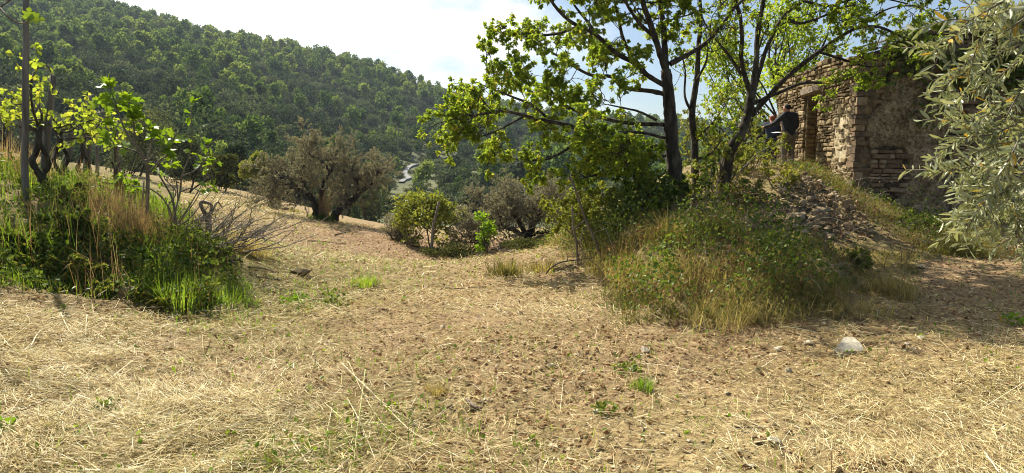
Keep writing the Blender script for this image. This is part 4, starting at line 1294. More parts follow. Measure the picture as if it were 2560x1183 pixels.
# back walls
bw = Buf(); box(bw, HX + .53, 13.6, YB - .5, YB, .6, 3.4); box(bw, 13.65, 14.2, HY + .57, YB - .0, .3, 4.2)
bw.build('back_wall', M['mortar'], house)
# broken roof slabs lying along the wall tops
def slab(pos, w, d, h, rz, tilt, nm='roof_slab'):
    V, T = ROCKS[g.choice([0, 1, 9])]
    me = make_mesh(nm, V * (1, 1, 1), T, None, False, [M['dark_stone']])
    o = obj(nm, me, house); o.location = tuple(np.asarray(pos) - HO); o.rotation_euler = (g.normal(0, .05), tilt, rz); o.scale = (w, d, h)
for i in range(36):
    x = HX + .1 + i * .16 + g.uniform(-.05, .05)
    slab((x, HY + .12 + g.uniform(-.1, .15), gable_top(x) - .02 + g.uniform(-.06, .06)), g.uniform(.35, .6), g.uniform(.4, .6), g.uniform(.12, .22), g.uniform(-.3, .3), -.25)
for i in range(22):
    y = HY + .2 + i * .2
    slab((HX + .2 + g.uniform(-.1, .1), y, side_top(y) - .04 + g.uniform(-.05, .05)), g.uniform(.35, .55), g.uniform(.35, .6), g.uniform(.14, .26), g.uniform(-.4, .4), g.normal(0, .05))
# ivy over the gable
b = Buf(); n = 11000
x = HX + .5 + 4.5 * g.random(n); z = 2.3 + 2.9 * g.random(n) ** .8
k = (g.random(n) < np.clip((fbm(x * 1.2 + 1, z * 1.2, 191, 3) - .44) * 5, 0, 1) * np.where(z > 3.2, 1, .45)) & (z < gable_top(x) + .15)
x, z = x[k], z[k]; n = len(x)
base = np.stack([x, HY - .04 - .35 * g.random(n) ** 2, z], -1)
dv = rand_dir(g, n); dv[:, 2] -= .5
leaves(b, base, dv, unit(rand_dir(g, n) + (0, -1.0, .4)), g.uniform(.05, .10, n), g.uniform(.04, .08, n), np.clip(g.normal(.45, .25, n), 0, 1), 'hex')
bt = Buf()
for _ in range(46):
    i = g.integers(0, n); tube(bt, wander(base[i], (g.normal(0, .6), -.05, g.normal(-.2, .7)), g.uniform(.4, 1.2), g, 5, 0, .25), .007, .003, 3)
iv = thing('ivy', 'green ivy and creepers hanging over the upper part of the gable wall', 'ivy', (HX + 1.5, HY - .1, 3.5))
b.build('leaves', M['dark_leaf'], iv); bt.build('stems', M['twig'], iv)
b = Buf(); n = 520; x = HX + .2 + 4 * g.random(n)
blades(b, np.stack([x, HY + .15 + g.normal(0, .12, n), gable_top(x) - .02], -1), g.uniform(.1, .35, n), .007, g.uniform(0, 6.28, n), np.abs(g.normal(.4, .3, n)), g.uniform(.3, 1, n))
tag(b.build('wall_top_grass', M['mound_grass']), 'thin dry grass growing along the top of the gable', 'grass')

# ------------------------------------------------------------------ rubble heap before the house
rock_me = [make_mesh('rubble_stone', V, T, None, False, [M['rubble']]) for V, T in ROCKS]
FLATR = [.35, .4, .5, .55, .65, .75, .45, .6, .8, .3]
def place_rock(name, label, pos, sx, sy, sz, rz, group, mes, k, gg, tilt=.25, cat='stone'):
    o = obj(name, mes[k], None, tuple(float(v) for v in pos))
    o.rotation_euler = (gg.normal(0, tilt), gg.normal(0, tilt), rz); o.scale = (sx, sy, sz)
    return tag(o, label, cat, group)
g = rng(71)
big = [(1995, 540, 70, 34, 'flat broad slab in the middle of the rubble heap', 0), (1918, 537, 62, 48, 'large rounded block at the left of the rubble heap', 5), (2052, 532, 52, 50, 'tall angular block in the middle of the rubble heap', 8),
       (2055, 560, 55, 26, 'pale flat wedge at the foot of the rubble heap', 1), (2075, 535, 36, 30, 'pale block right of the tall angular block', 6), (2125, 512, 46, 44, 'large block on the right of the rubble heap, below the house corner', 5),
       (2048, 437, 26, 24, 'pale rounded stone on top of the heap below the doorway', 8), (1870, 545, 48, 34, 'weathered slab on the left edge of the rubble heap', 3), (2080, 490, 42, 28, 'grey block upslope in the rubble heap', 4),
       (2030, 500, 44, 26, 'long flat stone in the upper rubble', 1), (2072, 455, 50, 16, 'thin ledge of slab just below the pale rounded stone', 9), (2120, 548, 40, 26, 'low stone at the right foot of the rubble heap', 2),
       (1985, 575, 44, 34, 'half buried stone at the lower edge of the heap', 4), (1925, 580, 40, 30, 'half buried stone at the lower left edge of the heap', 3), (2160, 562, 30, 16, 'small pale stone at the far right foot of the heap', 1)]
occupied = []
for px, py, w, h, lb, k in big:
    q = G(px, py + h * .35, 8, 18); s = w / F * q[1]
    place_rock('rubble_stone', lb, q + (0, 0, h / F * q[1] * .22), s, s * .8, h / F * q[1] / FLATR[k] * .95, g.uniform(-.5, .5), 'rubble before the house', rock_me, k, g, .18)
    occupied.append((px, py))
occupied = np.array(occupied)
cnt = 0; tries = 0; rub_rows, rub_objs = [], []
while cnt < 215 and tries < 6000:
    tries += 1
    u, v = g.random(), g.random()
    py = 438 + 160 * v; c = 2058 - 50 * v; hw = 50 + 130 * v
    px = c + g.uniform(-1, 1) * hw
    s = float(np.clip(np.exp(g.normal(-1.5, .38)), .10, .42))
    dist = np.abs((occupied - (px, py)) * (1, 1.7)); pxs = s * F / 13
    if (np.hypot(dist[:, 0], dist[:, 1]) < pxs * .55).any(): continue
    q = G(px, py, 8, 18)
    if q[0] > HX - .1 and q[1] > HY - .25: continue
    k = int(g.integers(0, 10)); occupied = np.vstack([occupied, (px, py)])
    shape = 'flat' if FLATR[k] < .48 else 'angular' if FLATR[k] < .7 else 'blocky'
    sz = 'large' if s > .24 else 'medium' if s > .16 else 'small'
    row = 'near the top' if v < .3 else 'mid heap' if v < .65 else 'at the foot'
    sd_ = 'left side' if px < c - hw * .33 else 'right side' if px > c + hw * .33 else 'centre'
    o = place_rock('rubble_stone', '', q + (0, 0, s * .22), s, s * g.uniform(.65, 1), s * g.uniform(.7, 1.1), g.uniform(0, 6.28), 'stones of the rubble heap', rock_me, k, g, .45)
    rub_rows.append((f'{sz} {shape} stone of rubble heap {row}, {sd_}', px)); rub_objs.append(o)
    cnt += 1
for o, lb in zip(rub_objs, tell_apart(rub_rows)): o['label'] = lb
b = Buf(); n = 900; v = g.random(n); pxs = 2060 - 35 * v + g.normal(0, .55, n) * (60 + 130 * v); pys = 436 + 170 * v
qs = np.array([G(a, c_, 8, 18) for a, c_ in zip(pxs, pys)])
k = ~((qs[:, 0] > HX - .08) & (qs[:, 1] > HY - .2)); qs = qs[k]
put_rocks(b, qs[:, 0], qs[:, 1], np.exp(g.normal(-2.7, .35, len(qs))), .15, g.random(len(qs)), g, qs[:, 2])
M['chips'] = solid_mat('rubble_chip', [(.2, (.06, .046, .03)), (.5, (.16, .125, .08)), (.8, (.33, .27, .18))], 9, 5, .95, .4, 40, tone=.5)
kind(b.build('rubble_chips', M['chips']), 'stuff', 'small broken stone between the larger rubble')

# ------------------------------------------------------------------ the two people by the doorway
def skin_mesh(name, verts, edges, radii, mat, sub=2, root=0, smooth=True):
    me = bpy.data.meshes.new(name)
    me.from_pydata([tuple(v) for v in verts], edges, [])
    o = bpy.data.objects.new(name, me); COL.objects.link(o)
    md = o.modifiers.new('skin', 'SKIN'); md.use_smooth_shade = smooth
    for i, r in enumerate(radii):
        sv = me.skin_vertices[0].data[i]; sv.radius = (r, r) if np.isscalar(r) else r
        sv.use_root = (i == root)
    ss = o.modifiers.new('subd', 'SUBSURF'); ss.levels = sub; ss.render_levels = sub
    dg = bpy.context.evaluated_depsgraph_get()
    m2 = bpy.data.meshes.new_from_object(o.evaluated_get(dg))
    m2.name = name
    bpy.data.objects.remove(o)
    m2.materials.clear(); m2.materials.append(mat)
    return m2

def person(label, loc, rz, height, pose, hair_mat, hair_name, trouser_mat, coat_mat):
    """pose: dict of joints in metres for a 1.75 m figure facing +y; x to the figure's right"""
    s = height / 1.75
    J = dict(pelvis=(0, 0, .93), waist=(0, .0, 1.07), chest=(0, .02, 1.28), neck=(0, .02, 1.47), jaw=(0, .045, 1.545), head=(0, .04, 1.63), crown=(0, .02, 1.70),
             sl=(-.17, .01, 1.42), sr=(.17, .01, 1.42), el=(-.24, -.02, 1.14), er=(.24, -.02, 1.14), wl=(-.25, .10, .90), wr=(.25, .10, .90),
             hl=(-.09, 0, .90), hr=(.09, 0, .90), kl=(-.10, .03, .50), kr=(.10, .03, .50), al=(-.10, -.02, .09), ar=(.10, -.02, .09), tl=(-.11, .15, .035), tr=(.11, .15, .035))
    J.update(pose)
    names = list(J); V = [np.array(J[k]) * s for k in names]; ix = {k: i for i, k in enumerate(names)}
    rad = dict(pelvis=.125, waist=.125, chest=(.15, .115), neck=.055, jaw=.068, head=.092, crown=.07, sl=.068, sr=.068, el=.045, er=.045, wl=.03, wr=.03,
               hl=.095, hr=.095, kl=.06, kr=.06, al=.042, ar=.042, tl=.035, tr=.035)
    E = [('pelvis', 'waist'), ('waist', 'chest'), ('chest', 'neck'), ('neck', 'jaw'), ('jaw', 'head'), ('head', 'crown'), ('chest', 'sl'), ('sl', 'el'), ('el', 'wl'), ('chest', 'sr'), ('sr', 'er'), ('er', 'wr'),
         ('pelvis', 'hl'), ('hl', 'kl'), ('kl', 'al'), ('al', 'tl'), ('pelvis', 'hr'), ('hr', 'kr'), ('kr', 'ar'), ('ar', 'tr')]
    RR = [np.array(rad[k]) * s if not np.isscalar(rad[k]) else rad[k] * s for k in names]
    RR = [tuple(r) if not np.isscalar(r) else r for r in RR]
    VV = list(V); EE = [(ix[a], ix[b_]) for a, b_ in E]
    def ext(parent, pts, rads):
        prev = parent
        for q, r in zip(pts, rads):
            VV.append(np.asarray(q)); RR.append(r); EE.append((prev, len(VV) - 1)); prev = len(VV) - 1
        return prev
    fwd = unit((np.array(J['head']) - np.array(J['neck'])) * (1, 1, 0) + (0, .6, 0))
    hd = np.array(J['head']) * s
    ext(ix['head'], [hd + fwd * .105 * s + (0, 0, -.03 * s)], [.016 * s])                           # nose
    sdv_ = np.cross(fwd, (0, 0, 1))
    for sg in (-1, 1):
        ext(ix['head'], [hd + sdv_ * sg * .092 * s + (0, 0, -.015 * s)], [.018 * s])                 # ears
    for wn_, en_, sg in (('wl', 'el', -1), ('wr', 'er', 1)):                                          # hands: palm, four fingers, thumb
        w = np.array(J[wn_]) * s; d = unit(w - np.array(J[en_]) * s); up = np.array((0, 0, 1.0)); c = unit(np.cross(d, up)); nrm = np.cross(c, d)
        palm = ext(ix[wn_], [w + d * .075 * s], [.030 * s])
        for j, (o_, ln) in enumerate(((-.027, .07), (-.009, .08), (.009, .075), (.027, .06))):
            p0 = w + d * .085 * s + c * o_ * s
            ext(palm, [p0 + d * .015 * s, p0 + d * ln * .6 * s - nrm * .008 * s, p0 + d * ln * s - nrm * .028 * s], [.009 * s, .0085 * s, .007 * s])
        ext(palm, [w + d * .05 * s + c * sg * .045 * s, w + d * .09 * s + c * sg * .055 * s - nrm * .012 * s], [.010 * s, .008 * s])
    o = obj('person', skin_mesh('person', VV, EE, RR, M['skin']), None, tuple(float(v) for v in loc))
    o.rotation_euler.z = rz
    tag(o, label, 'person')
    def cloth(name, chain, radii, mat):
        ks = list(dict.fromkeys(k for e in chain for k in e))
        me = skin_mesh(name, [np.array(J[k]) * s for k in ks], [(ks.index(a), ks.index(c_)) for a, c_ in chain], [radii[k] * s if np.isscalar(radii[k]) else tuple(np.array(radii[k]) * s) for k in ks], mat)
        return obj(name, me, o)
    J['hem'] = tuple(np.array(J['pelvis']) + (0, 0, -.08)); J['collar'] = tuple(np.array(J['neck']) + (0, -.01, .0))
    cloth('jacket', [('hem', 'pelvis'), ('pelvis', 'waist'), ('waist', 'chest'), ('chest', 'collar'), ('chest', 'sl'), ('sl', 'el'), ('el', 'wl'), ('chest', 'sr'), ('sr', 'er'), ('er', 'wr')],
          dict(hem=(.175, .15), pelvis=(.17, .145), waist=(.165, .145), chest=(.185, .15), collar=.085, sl=.095, sr=.095, el=.068, er=.068, wl=.052, wr=.052), coat_mat)
    cloth('trousers', [('pelvis', 'hl'), ('hl', 'kl'), ('kl', 'al'), ('pelvis', 'hr'), ('hr', 'kr'), ('kr', 'ar')],
          dict(pelvis=.14, hl=.112, hr=.112, kl=.082, kr=.082, al=.07, ar=.07), trouser_mat)
    for a_, t_ in (('al', 'tl'), ('ar', 'tr')):
        cloth('shoe', [(a_, t_)], {a_: .056, t_: .048}, M['cap'])
    J['h1'] = tuple(np.array(J['head']) + (0, -.022, .022)); J['h2'] = tuple(np.array(J['crown']) + (0, -.02, .012)); J['h0'] = tuple(np.array(J['jaw']) + (0, -.045, .02))
    cloth(hair_name, [('h0', 'h1'), ('h1', 'h2')], dict(h0=.058, h1=.096, h2=.078), hair_mat)
    for sg in (-1, 1):
        b_ = Buf(); Vr, Tr = ROCKS[8]; b_.add(unit(Vr) * .011 * s + hd + fwd * .088 * s + sdv_ * sg * .032 * s + (0, 0, .012 * s), Tr)
        obj('eye', b_.mesh('eye', M['paper'], True), o)
    return o
p1 = on(7.08, 17.25, .0)
person('standing person seen from behind, dark jacket, grey brown trousers, one arm held out', p1, .25, 1.76,
       dict(el=(-.36, .12, 1.19), wl=(-.50, .34, 1.13), er=(.25, .02, 1.14), wr=(.20, .22, 1.02), neck=(0, .05, 1.46), jaw=(-.02, .09, 1.53), head=(-.02, .10, 1.615), crown=(-.02, .09, 1.69)),
       M['cap'], 'dark_hair', M['trousers'], M['jacket'])
p2 = on(6.82, 17.75, .0)
person('shorter stooping person in dark clothes with a reddish bare head, facing the doorway', p2, -.35, 1.62,
       dict(waist=(0, .03, 1.06), chest=(0, .10, 1.26), sl=(-.17, .10, 1.39), sr=(.17, .10, 1.39), neck=(0, .15, 1.43), jaw=(.02, .20, 1.49), head=(.02, .22, 1.575), crown=(.02, .22, 1.645),
            el=(-.22, .14, 1.12), wl=(-.12, .34, 1.10), er=(.22, .14, 1.12), wr=(.10, .36, 1.12)), M['hair_red'], 'short_hair', M['jacket'], M['navy_jacket'])
pp = P(1941, 331, 17.3)
b = Buf(); uu = np.linspace(-.5, .5, 6)
Vs = np.array([(a * .22, c * .15, -.03 * a * a + z_) for z_ in (0, -.004) for a in uu for c in (-.5, .5)])
T = []
for i in range(5):
    a = i * 2; T += [(a, a + 2, a + 3), (a, a + 3, a + 1)]; a += 12; T += [(a, a + 3, a + 2), (a, a + 1, a + 3)]
b.add(Vs, T); o = obj('paper_sheet', b.mesh('paper_sheet', M['paper']), None, pp); o.rotation_euler = (.15, -.1, .2)
tag(o, 'white sheet of paper held between the two people', 'paper')

# ------------------------------------------------------------------ oaks
def oak(name, label, limbs, d, seed, nsub, Lsub, extra=(), leaf_scale=1.0, n_ros=6, dens=1.0, group=None, bare=()):
    g = rng(seed)
    b0 = P(limbs[0][0][0][0], limbs[0][0][0][1], d); base = on(b0[0], b0[1], -.08)
    t = thing(name, label, 'tree', base, group)
    tr = Buf(); tw = Buf(); lv = Buf(); hi = Buf()
    def sub(q, r1, n, L, target, up, per, tmin=.3, n2=6, n3=3):
        twigs = []
        s1 = side_branches(q, g, n, L, .9, .6, up, tmin, 1.0, .28, 6)
        s1.append(wander(q[-1], q[-1] - q[-2], L * .8, g, 6, up * .3, .25))
        for s in s1:
            tube(tr, s, min(r1 * .5, .03), .007, 5)
            for k in side_branches(s, g, n2, L * .5, .9, .7, up, .15, 1.0, .3, 5):
                tube(tw, k, .007, .003, 3)
                k3s = side_branches(k, g, n3, L * .25, .9, .8, up, .3, 1.0, .2, 3)
                for k3 in k3s: tube(tw, k3, .0045, .002, 3)
                twigs += k3s + [k]
        if per > 0:
            pts, ds = along(twigs, g, 2, .4)
            pick = g.random(len(pts)) < per
            pts, ds = pts[pick], ds[pick]
            rosettes(target, pts, ds, g, n_ros + 1, .063 * leaf_scale, .038 * leaf_scale, .5, .26)
    for i, (pts, r0, r1, dd, per) in enumerate(limbs):
        q = np.array([P(c[0], c[1], d + dd * k / max(1, len(pts) - 1)) for k, c in enumerate(pts)]) - base
        if i and len(pts) > 3: q[1:-1] += g.normal(0, .02, (len(q) - 2, 3))
        q = smooth_path(q, 5)
        tube(tr, q, np.linspace(r0, r1, len(q)), None, 14 if r0 > .1 else 8, rough=.13, rg=g)
        if i:
            ln = np.linalg.norm(np.diff(q, axis=0), axis=1).sum()
            sub(q, r1, max(3, int(nsub * ln)), Lsub, lv, .15, per * dens)
    # the crown above and in front of what the photograph shows
    for (p0, p1_, r0, r1, per, sc) in extra:
        a, c = np.array(p0) - base, np.array(p1_) - base
        q = smooth_path(np.array([a, a * .6 + c * .4 + g.normal(0, .15, 3) + (0, 0, .2), c]), 5)
        tube(tr, q, np.linspace(r0, r1, len(q)), None, 7, rough=.1, rg=g)
        s1 = side_branches(q, g, 9, 1.35, 1.0, .5, .15, .25, 1.0, .25, 5); s1.append(q)
        tw2 = []
        for s in s1:
            tube(tr, s, .022, .006, 4)
            tw2 += side_branches(s, g, 8, .6, 1.0, .5, .1, .2, 1.0, .25, 3)
        for k in tw2: tube(tw, k, .006, .003, 3)
        pts, ds = along(tw2, g, 3, .3)
        pick = g.random(len(pts)) < per
        rosettes(hi, pts[pick], ds[pick], g, 5, .11 * sc, .07 * sc, .5, .2, 'rhomb')
    obj('trunk', tr.mesh('trunk', M['bark'], True), t)
    kind(obj('twigs', tw.mesh('twigs', M['bark']), t), 'stuff')
    if lv.n: obj('crown', lv.mesh('crown', M['oak_leaf']), t)
    if hi.n: obj('upper_crown', hi.mesh('upper_crown', M['oak_leaf']), t)
    return t
L1 = [([(1708, 562), (1695, 520), (1688, 460), (1683, 390), (1676, 320), (1674, 260), (1668, 205), (1664, 175)], .155, .085, 0, 0),
      ([(1664, 215), (1622, 186), (1590, 166), (1540, 130), (1490, 87), (1450, 64), (1420, 42), (1385, 8), (1372, -25)], .05, .02, -1.2, 1.0),
      ([(1666, 180), (1650, 135), (1636, 92), (1626, 50), (1612, 0), (1600, -60), (1580, -140)], .06, .035, -.5, .9),
      ([(1666, 180), (1660, 125), (1656, 60), (1652, 5), (1668, -70), (1690, -150)], .06, .035, .6, .9),
      ([(1676, 160), (1718, 142), (1760, 112), (1800, 72), (1842, 22), (1880, -20)], .05, .018, .4, .12),
      ([(1668, 236), (1622, 229), (1560, 216), (1522, 197), (1482, 191), (1442, 167), (1400, 140), (1370, 125)], .045, .016, .6, .9),
      ([(1672, 368), (1600, 367), (1550, 362), (1500, 350), (1430, 318), (1374, 300), (1318, 287), (1267, 276), (1227, 281), (1170, 292)], .05, .016, -1.6, 1.0),
      ([(1672, 312), (1577, 310), (1500, 296), (1430, 268), (1388, 240), (1340, 218), (1290, 203)], .042, .014, .8, 1.0),
      ([(1470, 338), (1440, 360), (1400, 385), (1360, 398), (1320, 400)], .03, .012, -.5, 1.0),
      ([(1318, 287), (1280, 310), (1240, 330), (1195, 345), (1160, 350)], .022, .010, -.3, 1.0),
      ([(1374, 300), (1330, 262), (1280, 240), (1230, 222), (1190, 205)], .028, .010, .3, 1.0),
      ([(1450, 64), (1410, 80), (1360, 92), (1310, 88), (1280, 80)], .03, .010, .5, 1.0),
      ([(1490, 87), (1470, 50), (1440, 15), (1420, -25)], .035, .012, .6, .9),
      ([(1560, 362), (1540, 400), (1500, 430), (1460, 445)], .035, .014, -.8, 1.0),
      ([(1600, 340), (1575, 380), (1570, 420), (1590, 450)], .035, .014, -1.0, 1.0),
      ([(1660, 345), (1610, 330), (1560, 335), (1520, 345), (1490, 335)], .03, .012, -1.4, 1.0), ([(1662, 390), (1620, 385), (1580, 395), (1545, 385)], .03, .012, -1.2, 1.0), ([(1640, 300), (1600, 280), (1560, 270), (1520, 262)], .025, .010, -.9, 1.0),
      ([(1590, 166), (1560, 100), (1545, 40), (1530, -20)], .04, .015, .7, .9),
      ([(1636, 92), (1600, 60), (1570, 10), (1540, -40)], .04, .015, -.6, .9)]
o1 = np.array(P(1668, 205, 12))
ex1 = []
gE = rng(77)
for tip, r in (((.3, 11.2, 6.4), 1), ((1.0, 10.4, 6.0), 1), ((-.6, 11.6, 6.6), 1), ((1.6, 12.0, 7.0), 1), ((.4, 12.4, 7.2), 1), ((2.6, 11.6, 6.6), 1), ((3.2, 12.6, 7.4), 1), ((2.0, 10.6, 5.8), 1),
               ((3.8, 11.0, 6.4), 1), ((-.8, 10.8, 6.2), 1), ((2.4, 9.6, 6.0), 1), ((1.2, 13.4, 7.6), 1), ((2.4, 13.6, 7.8), 1), ((4.4, 11.6, 6.8), 1), ((1.4, 11.2, 5.6), 1), ((3.0, 10.4, 5.6), 1)):
    ex1.append(((o1[0] + .1, 12.0, 5.0), tip, .07, .02, .85, 1.0))
oak('oak_tree', 'larger dark trunked oak in the middle of the picture, long leafy boughs reaching left', L1, 12.0, 81, 3.0, .75, ex1, 1.0, 6, 1.0)
L2 = [([(1803, 505), (1808, 465), (1816, 420), (1826, 372), (1848, 340), (1866, 300), (1876, 255), (1878, 228)], .14, .078, 0, 0),
      ([(1876, 232), (1858, 192), (1849, 150), (1856, 95), (1848, 45), (1838, -10), (1820, -90)], .052, .03, -.4, .55),
      ([(1880, 228), (1889, 150), (1895, 85), (1905, 10), (1915, -70)], .062, .035, .4, .55),
      ([(1884, 232), (1908, 155), (1920, 105), (1958, 42), (2008, 2), (2060, -40)], .05, .022, .8, .6),
      ([(1878, 290), (1916, 246), (1960, 202), (2000, 166), (2050, 131), (2100, 92), (2150, 72), (2200, 70), (2250, 90)], .055, .02, -.9, .6),
      ([(1882, 258), (1960, 226), (2010, 207), (2080, 205), (2140, 190)], .04, .015, -.3, .4),
      ([(1852, 185), (1820, 140), (1792, 108), (1760, 60), (1745, 10)], .035, .012, .4, .15),
      ([(2050, 131), (2110, 150), (2170, 165), (2230, 160)], .03, .01, -.4, .7),
      ([(1958, 42), (1990, 60), (2040, 50), (2090, 30), (2140, 10)], .035, .012, -.5, .8),
      ([(2008, 2), (2070, 10), (2130, 0), (2200, -5), (2270, 10)], .03, .012, -.7, .9),
      ([(2150, 72), (2190, 40), (2240, 20), (2290, 15)], .022, .01, -.4, .9)]
o2 = np.array(P(1878, 228, 13.4)); ex2 = []
for tip, r in (((4.4, 12.2, 6.6), 1), ((3.6, 13.6, 7.0), 1), ((4.8, 11.0, 6.0), 1), ((5.9, 18.2, 5.9), 1)):
    ex2.append(((o2[0], 13.4, 5.4), tip, .07, .02, .55, 1.0))
oak('oak_tree', 'second oak beside the house, forked trunk leaning right with a long branch over the wall', L2, 13.4, 83, 2.4, .7, ex2, 1.0, 6, .8)
L3 = [([(1742, 520), (1738, 440), (1736, 360), (1730, 280), (1742, 200), (1746, 120), (1752, 50), (1748, -30)], .085, .03, .3, 0),
      ([(1736, 360), (1760, 330), (1790, 300), (1815, 260)], .03, .01, .3, .3), ([(1731, 285), (1715, 240), (1712, 180), (1700, 120)], .03, .01, .4, .35),
      ([(1742, 200), (1765, 160), (1775, 110), (1790, 60)], .025, .01, .2, .3), ([(1738, 400), (1775, 385), (1805, 350)], .03, .01, -.2, .4)]
oak('slender_oak', 'thin bare stemmed young oak between the two larger oaks', L3, 13.0, 85, 2.2, .6, (), .9, 6, .8)

# broad-leaved thicket round the oaks
def thicket(name, label, px, py, d, wpx, hpx, mat, seed, n, L, stems=10, tone=.5, asp=.8, dark=0):
    g = rng(seed)
    c = P(px, py, d); base = on(c[0], c[1], -.05); w, h = wpx / F * d, hpx / F * d
    t = thing(name, label, 'bush', base)
    bt, bl = Buf(), Buf(); tws = []
    for _ in range(stems):
        a = g.uniform(0, 6.28); r = g.uniform(0, .35) * w
        q = wander((r * math.cos(a) * .6, r * math.sin(a) * .5, 0), (math.cos(a) * .7, math.sin(a) * .6, 1.0), h * g.uniform(.7, 1.15), g, 6, .1, .22)
        tube(bt, q, .016, .005, 4)
        s = side_branches(q, g, 8, w * .3, 1.0, .4, .15, .25, 1.0, .3, 4)
        for k in s:
            tube(bt, k, .006, .002, 3)
        tws += s + [q]
    pts, ds = along(tws, g, max(2, n // len(tws) // 3), .2)
    rosettes(bl, pts, ds, g, 3, L, L * .62, tone, .22, 'hex', 1.0, .1, 1.2)
    obj('stems', bt.mesh('stems', M['twig'], True), t); obj('foliage', bl.mesh('foliage', M[mat]), t)
thicket('leafy_shrub', 'broad leaved green shrub left of the main oak trunk', 1565, 560, 11.4, 240, 155, 'bush_leaf', 91, 4200, .07, 14, .5)
thicket('leafy_shrub', 'light green shrub below the low oak bough', 1480, 600, 12.2, 170, 190, 'bush_leaf', 92, 3600, .06, 10)
thicket('leafy_shrub', 'dark ivy covered growth at the foot of the main oak', 1640, 590, 11.2, 190, 130, 'dark_leaf', 93, 3800, .06, 12, .35)
thicket('leafy_shrub', 'bright shrub between the slender oak and the second oak', 1790, 520, 14.0, 190, 250, 'bush_leaf', 94, 4200, .065, 12, .55)
thicket('leafy_shrub', 'green shrub hiding the legs of the shorter person', 1870, 455, 15.2, 130, 95, 'bush_leaf', 95, 2200, .06, 12, .4)
thicket('leafy_shrub', 'dark shrub right of the main oak base', 1745, 560, 12.4, 130, 150, 'dark_leaf', 96, 2600, .06, 10, .45)
thicket('brown_bramble', 'brown green bramble in front of the second oak base', 1835, 510, 12.8, 130, 80, 'mound_grass', 97, 1500, .05, 12, .5)
thicket('young_shoots', 'yellow green shoots on the left of the rubble heap', 1945, 480, 13.4, 70, 80, 'bush_leaf', 98, 700, .07, 5, .8)
thicket('leafy_shrub', 'low bright green bush at the right end of the mound', 2140, 665, 8.8, 80, 60, 'dark_leaf', 99, 900, .045, 8, .8)
thicket('leafy_shrub', 'green bush against the foot of the gable', 2290, 585, 12.4, 130, 34, 'dark_leaf', 100, 1600, .05, 9, .6)

# dead sticks before the thicket
def stick(name, label, pts, d, r0, r1, mat='dead_wood', seed=1, twigs=0, dd=0.0, group=None, cat='branch', ground=True):
    g = rng(seed)
    q = np.array([P(c[0], c[1], d + dd * i / max(1, len(pts) - 1)) for i, c in enumerate(pts)])
    if ground:
        b_ = on(q[0][0], q[0][1]); q[0][2] = min(q[0][2], b_[2] - .02) if q[0][2] - b_[2] < .6 else q[0][2]
    q = smooth_path(q, 4); b = Buf()
    tube(b, q - q[0], np.linspace(r0, r1, len(q)), None, 7, rough=.12, rg=g)
    for s in side_branches(q - q[0], g, twigs, .35, .9, .5, .1, .3, 1, .3, 4):
        tube(b, s, r1 * .6, r1 * .2, 4)
    o = obj(name, b.mesh(name, M[mat], True), None, q[0])
    return tag(o, label, cat, group)
stick('leaning_branch', 'long pale dead branch leaning left before the thicket', [(1513, 690), (1502, 640), (1482, 590), (1462, 545), (1445, 495), (1432, 458), (1420, 445)], 9.6, .024, .012, 'dead_wood', 1, 5)
stick('dead_stake', 'short upright dead stick left of the long leaning branch', [(1446, 655), (1442, 615), (1434, 570), (1430, 515)], 9.9, .022, .013, 'dead_wood', 2, 3)
stick('dead_branch', 'dark curved root arching over the grass by the leaning branch', [(1360, 700), (1372, 675), (1400, 657), (1440, 650), (1480, 645), (1518, 645)], 9.6, .012, .008, 'bark', 3, 3)
# ------------------------------------------------------------------ vine row on the bank
def post(label, top, bot, d, w, dd=0.0, seed=1, mat='post', name='vine_post'):
    g = rng(seed)
    b0 = P(bot[0], bot[1], d); base = on(b0[0], b0[1], -.25)
    tp = P(top[0], top[1], d + dd)
    r = w / F * d / 2
    q = np.array([base * (1 - t) + tp * t for t in np.linspace(0, 1, 9)]); q[1:-1] += g.normal(0, r * .22, (7, 3))
    b = Buf(); tube(b, q - base, np.linspace(r * 1.12, r * .85, 9), None, 10, rough=.10, rg=g)
    o = obj(name, b.mesh(name, M[mat], True), None, base)
    return tag(o, label, 'post', 'posts of the vine row')
post('tallest grey weathered post at the far left, running up out of the picture', (66, -40), (57, 498), 8.0, 15, .1, 1)
post('leaning grey post second from the left, wrapped by a thick old vine', (134, 190), (98, 490), 8.7, 17, .2, 2)
post('leaning post third from the left among yellow green vine leaves', (188, 274), (148, 462), 10.0, 15, .2, 3)
post('leaning post fourth from the left, nearest the fig leaves', (229, 238), (205, 458), 11.0, 15, .2, 4)
post('thin post standing far back behind the tallest post', (48, 215), (47, 350), 13.5, 8, .0, 5)
post('short thin post far back between the fourth post and the fig', (241, 365), (239, 425), 14.0, 9, .0, 6)
post('slender post far back left of the fig sapling', (297, 300), (290, 430), 14.5, 8, .0, 7)
post('grey post at the left edge standing behind the tallest post', (18, 250), (16, 380), 12.5, 9, .0, 8)

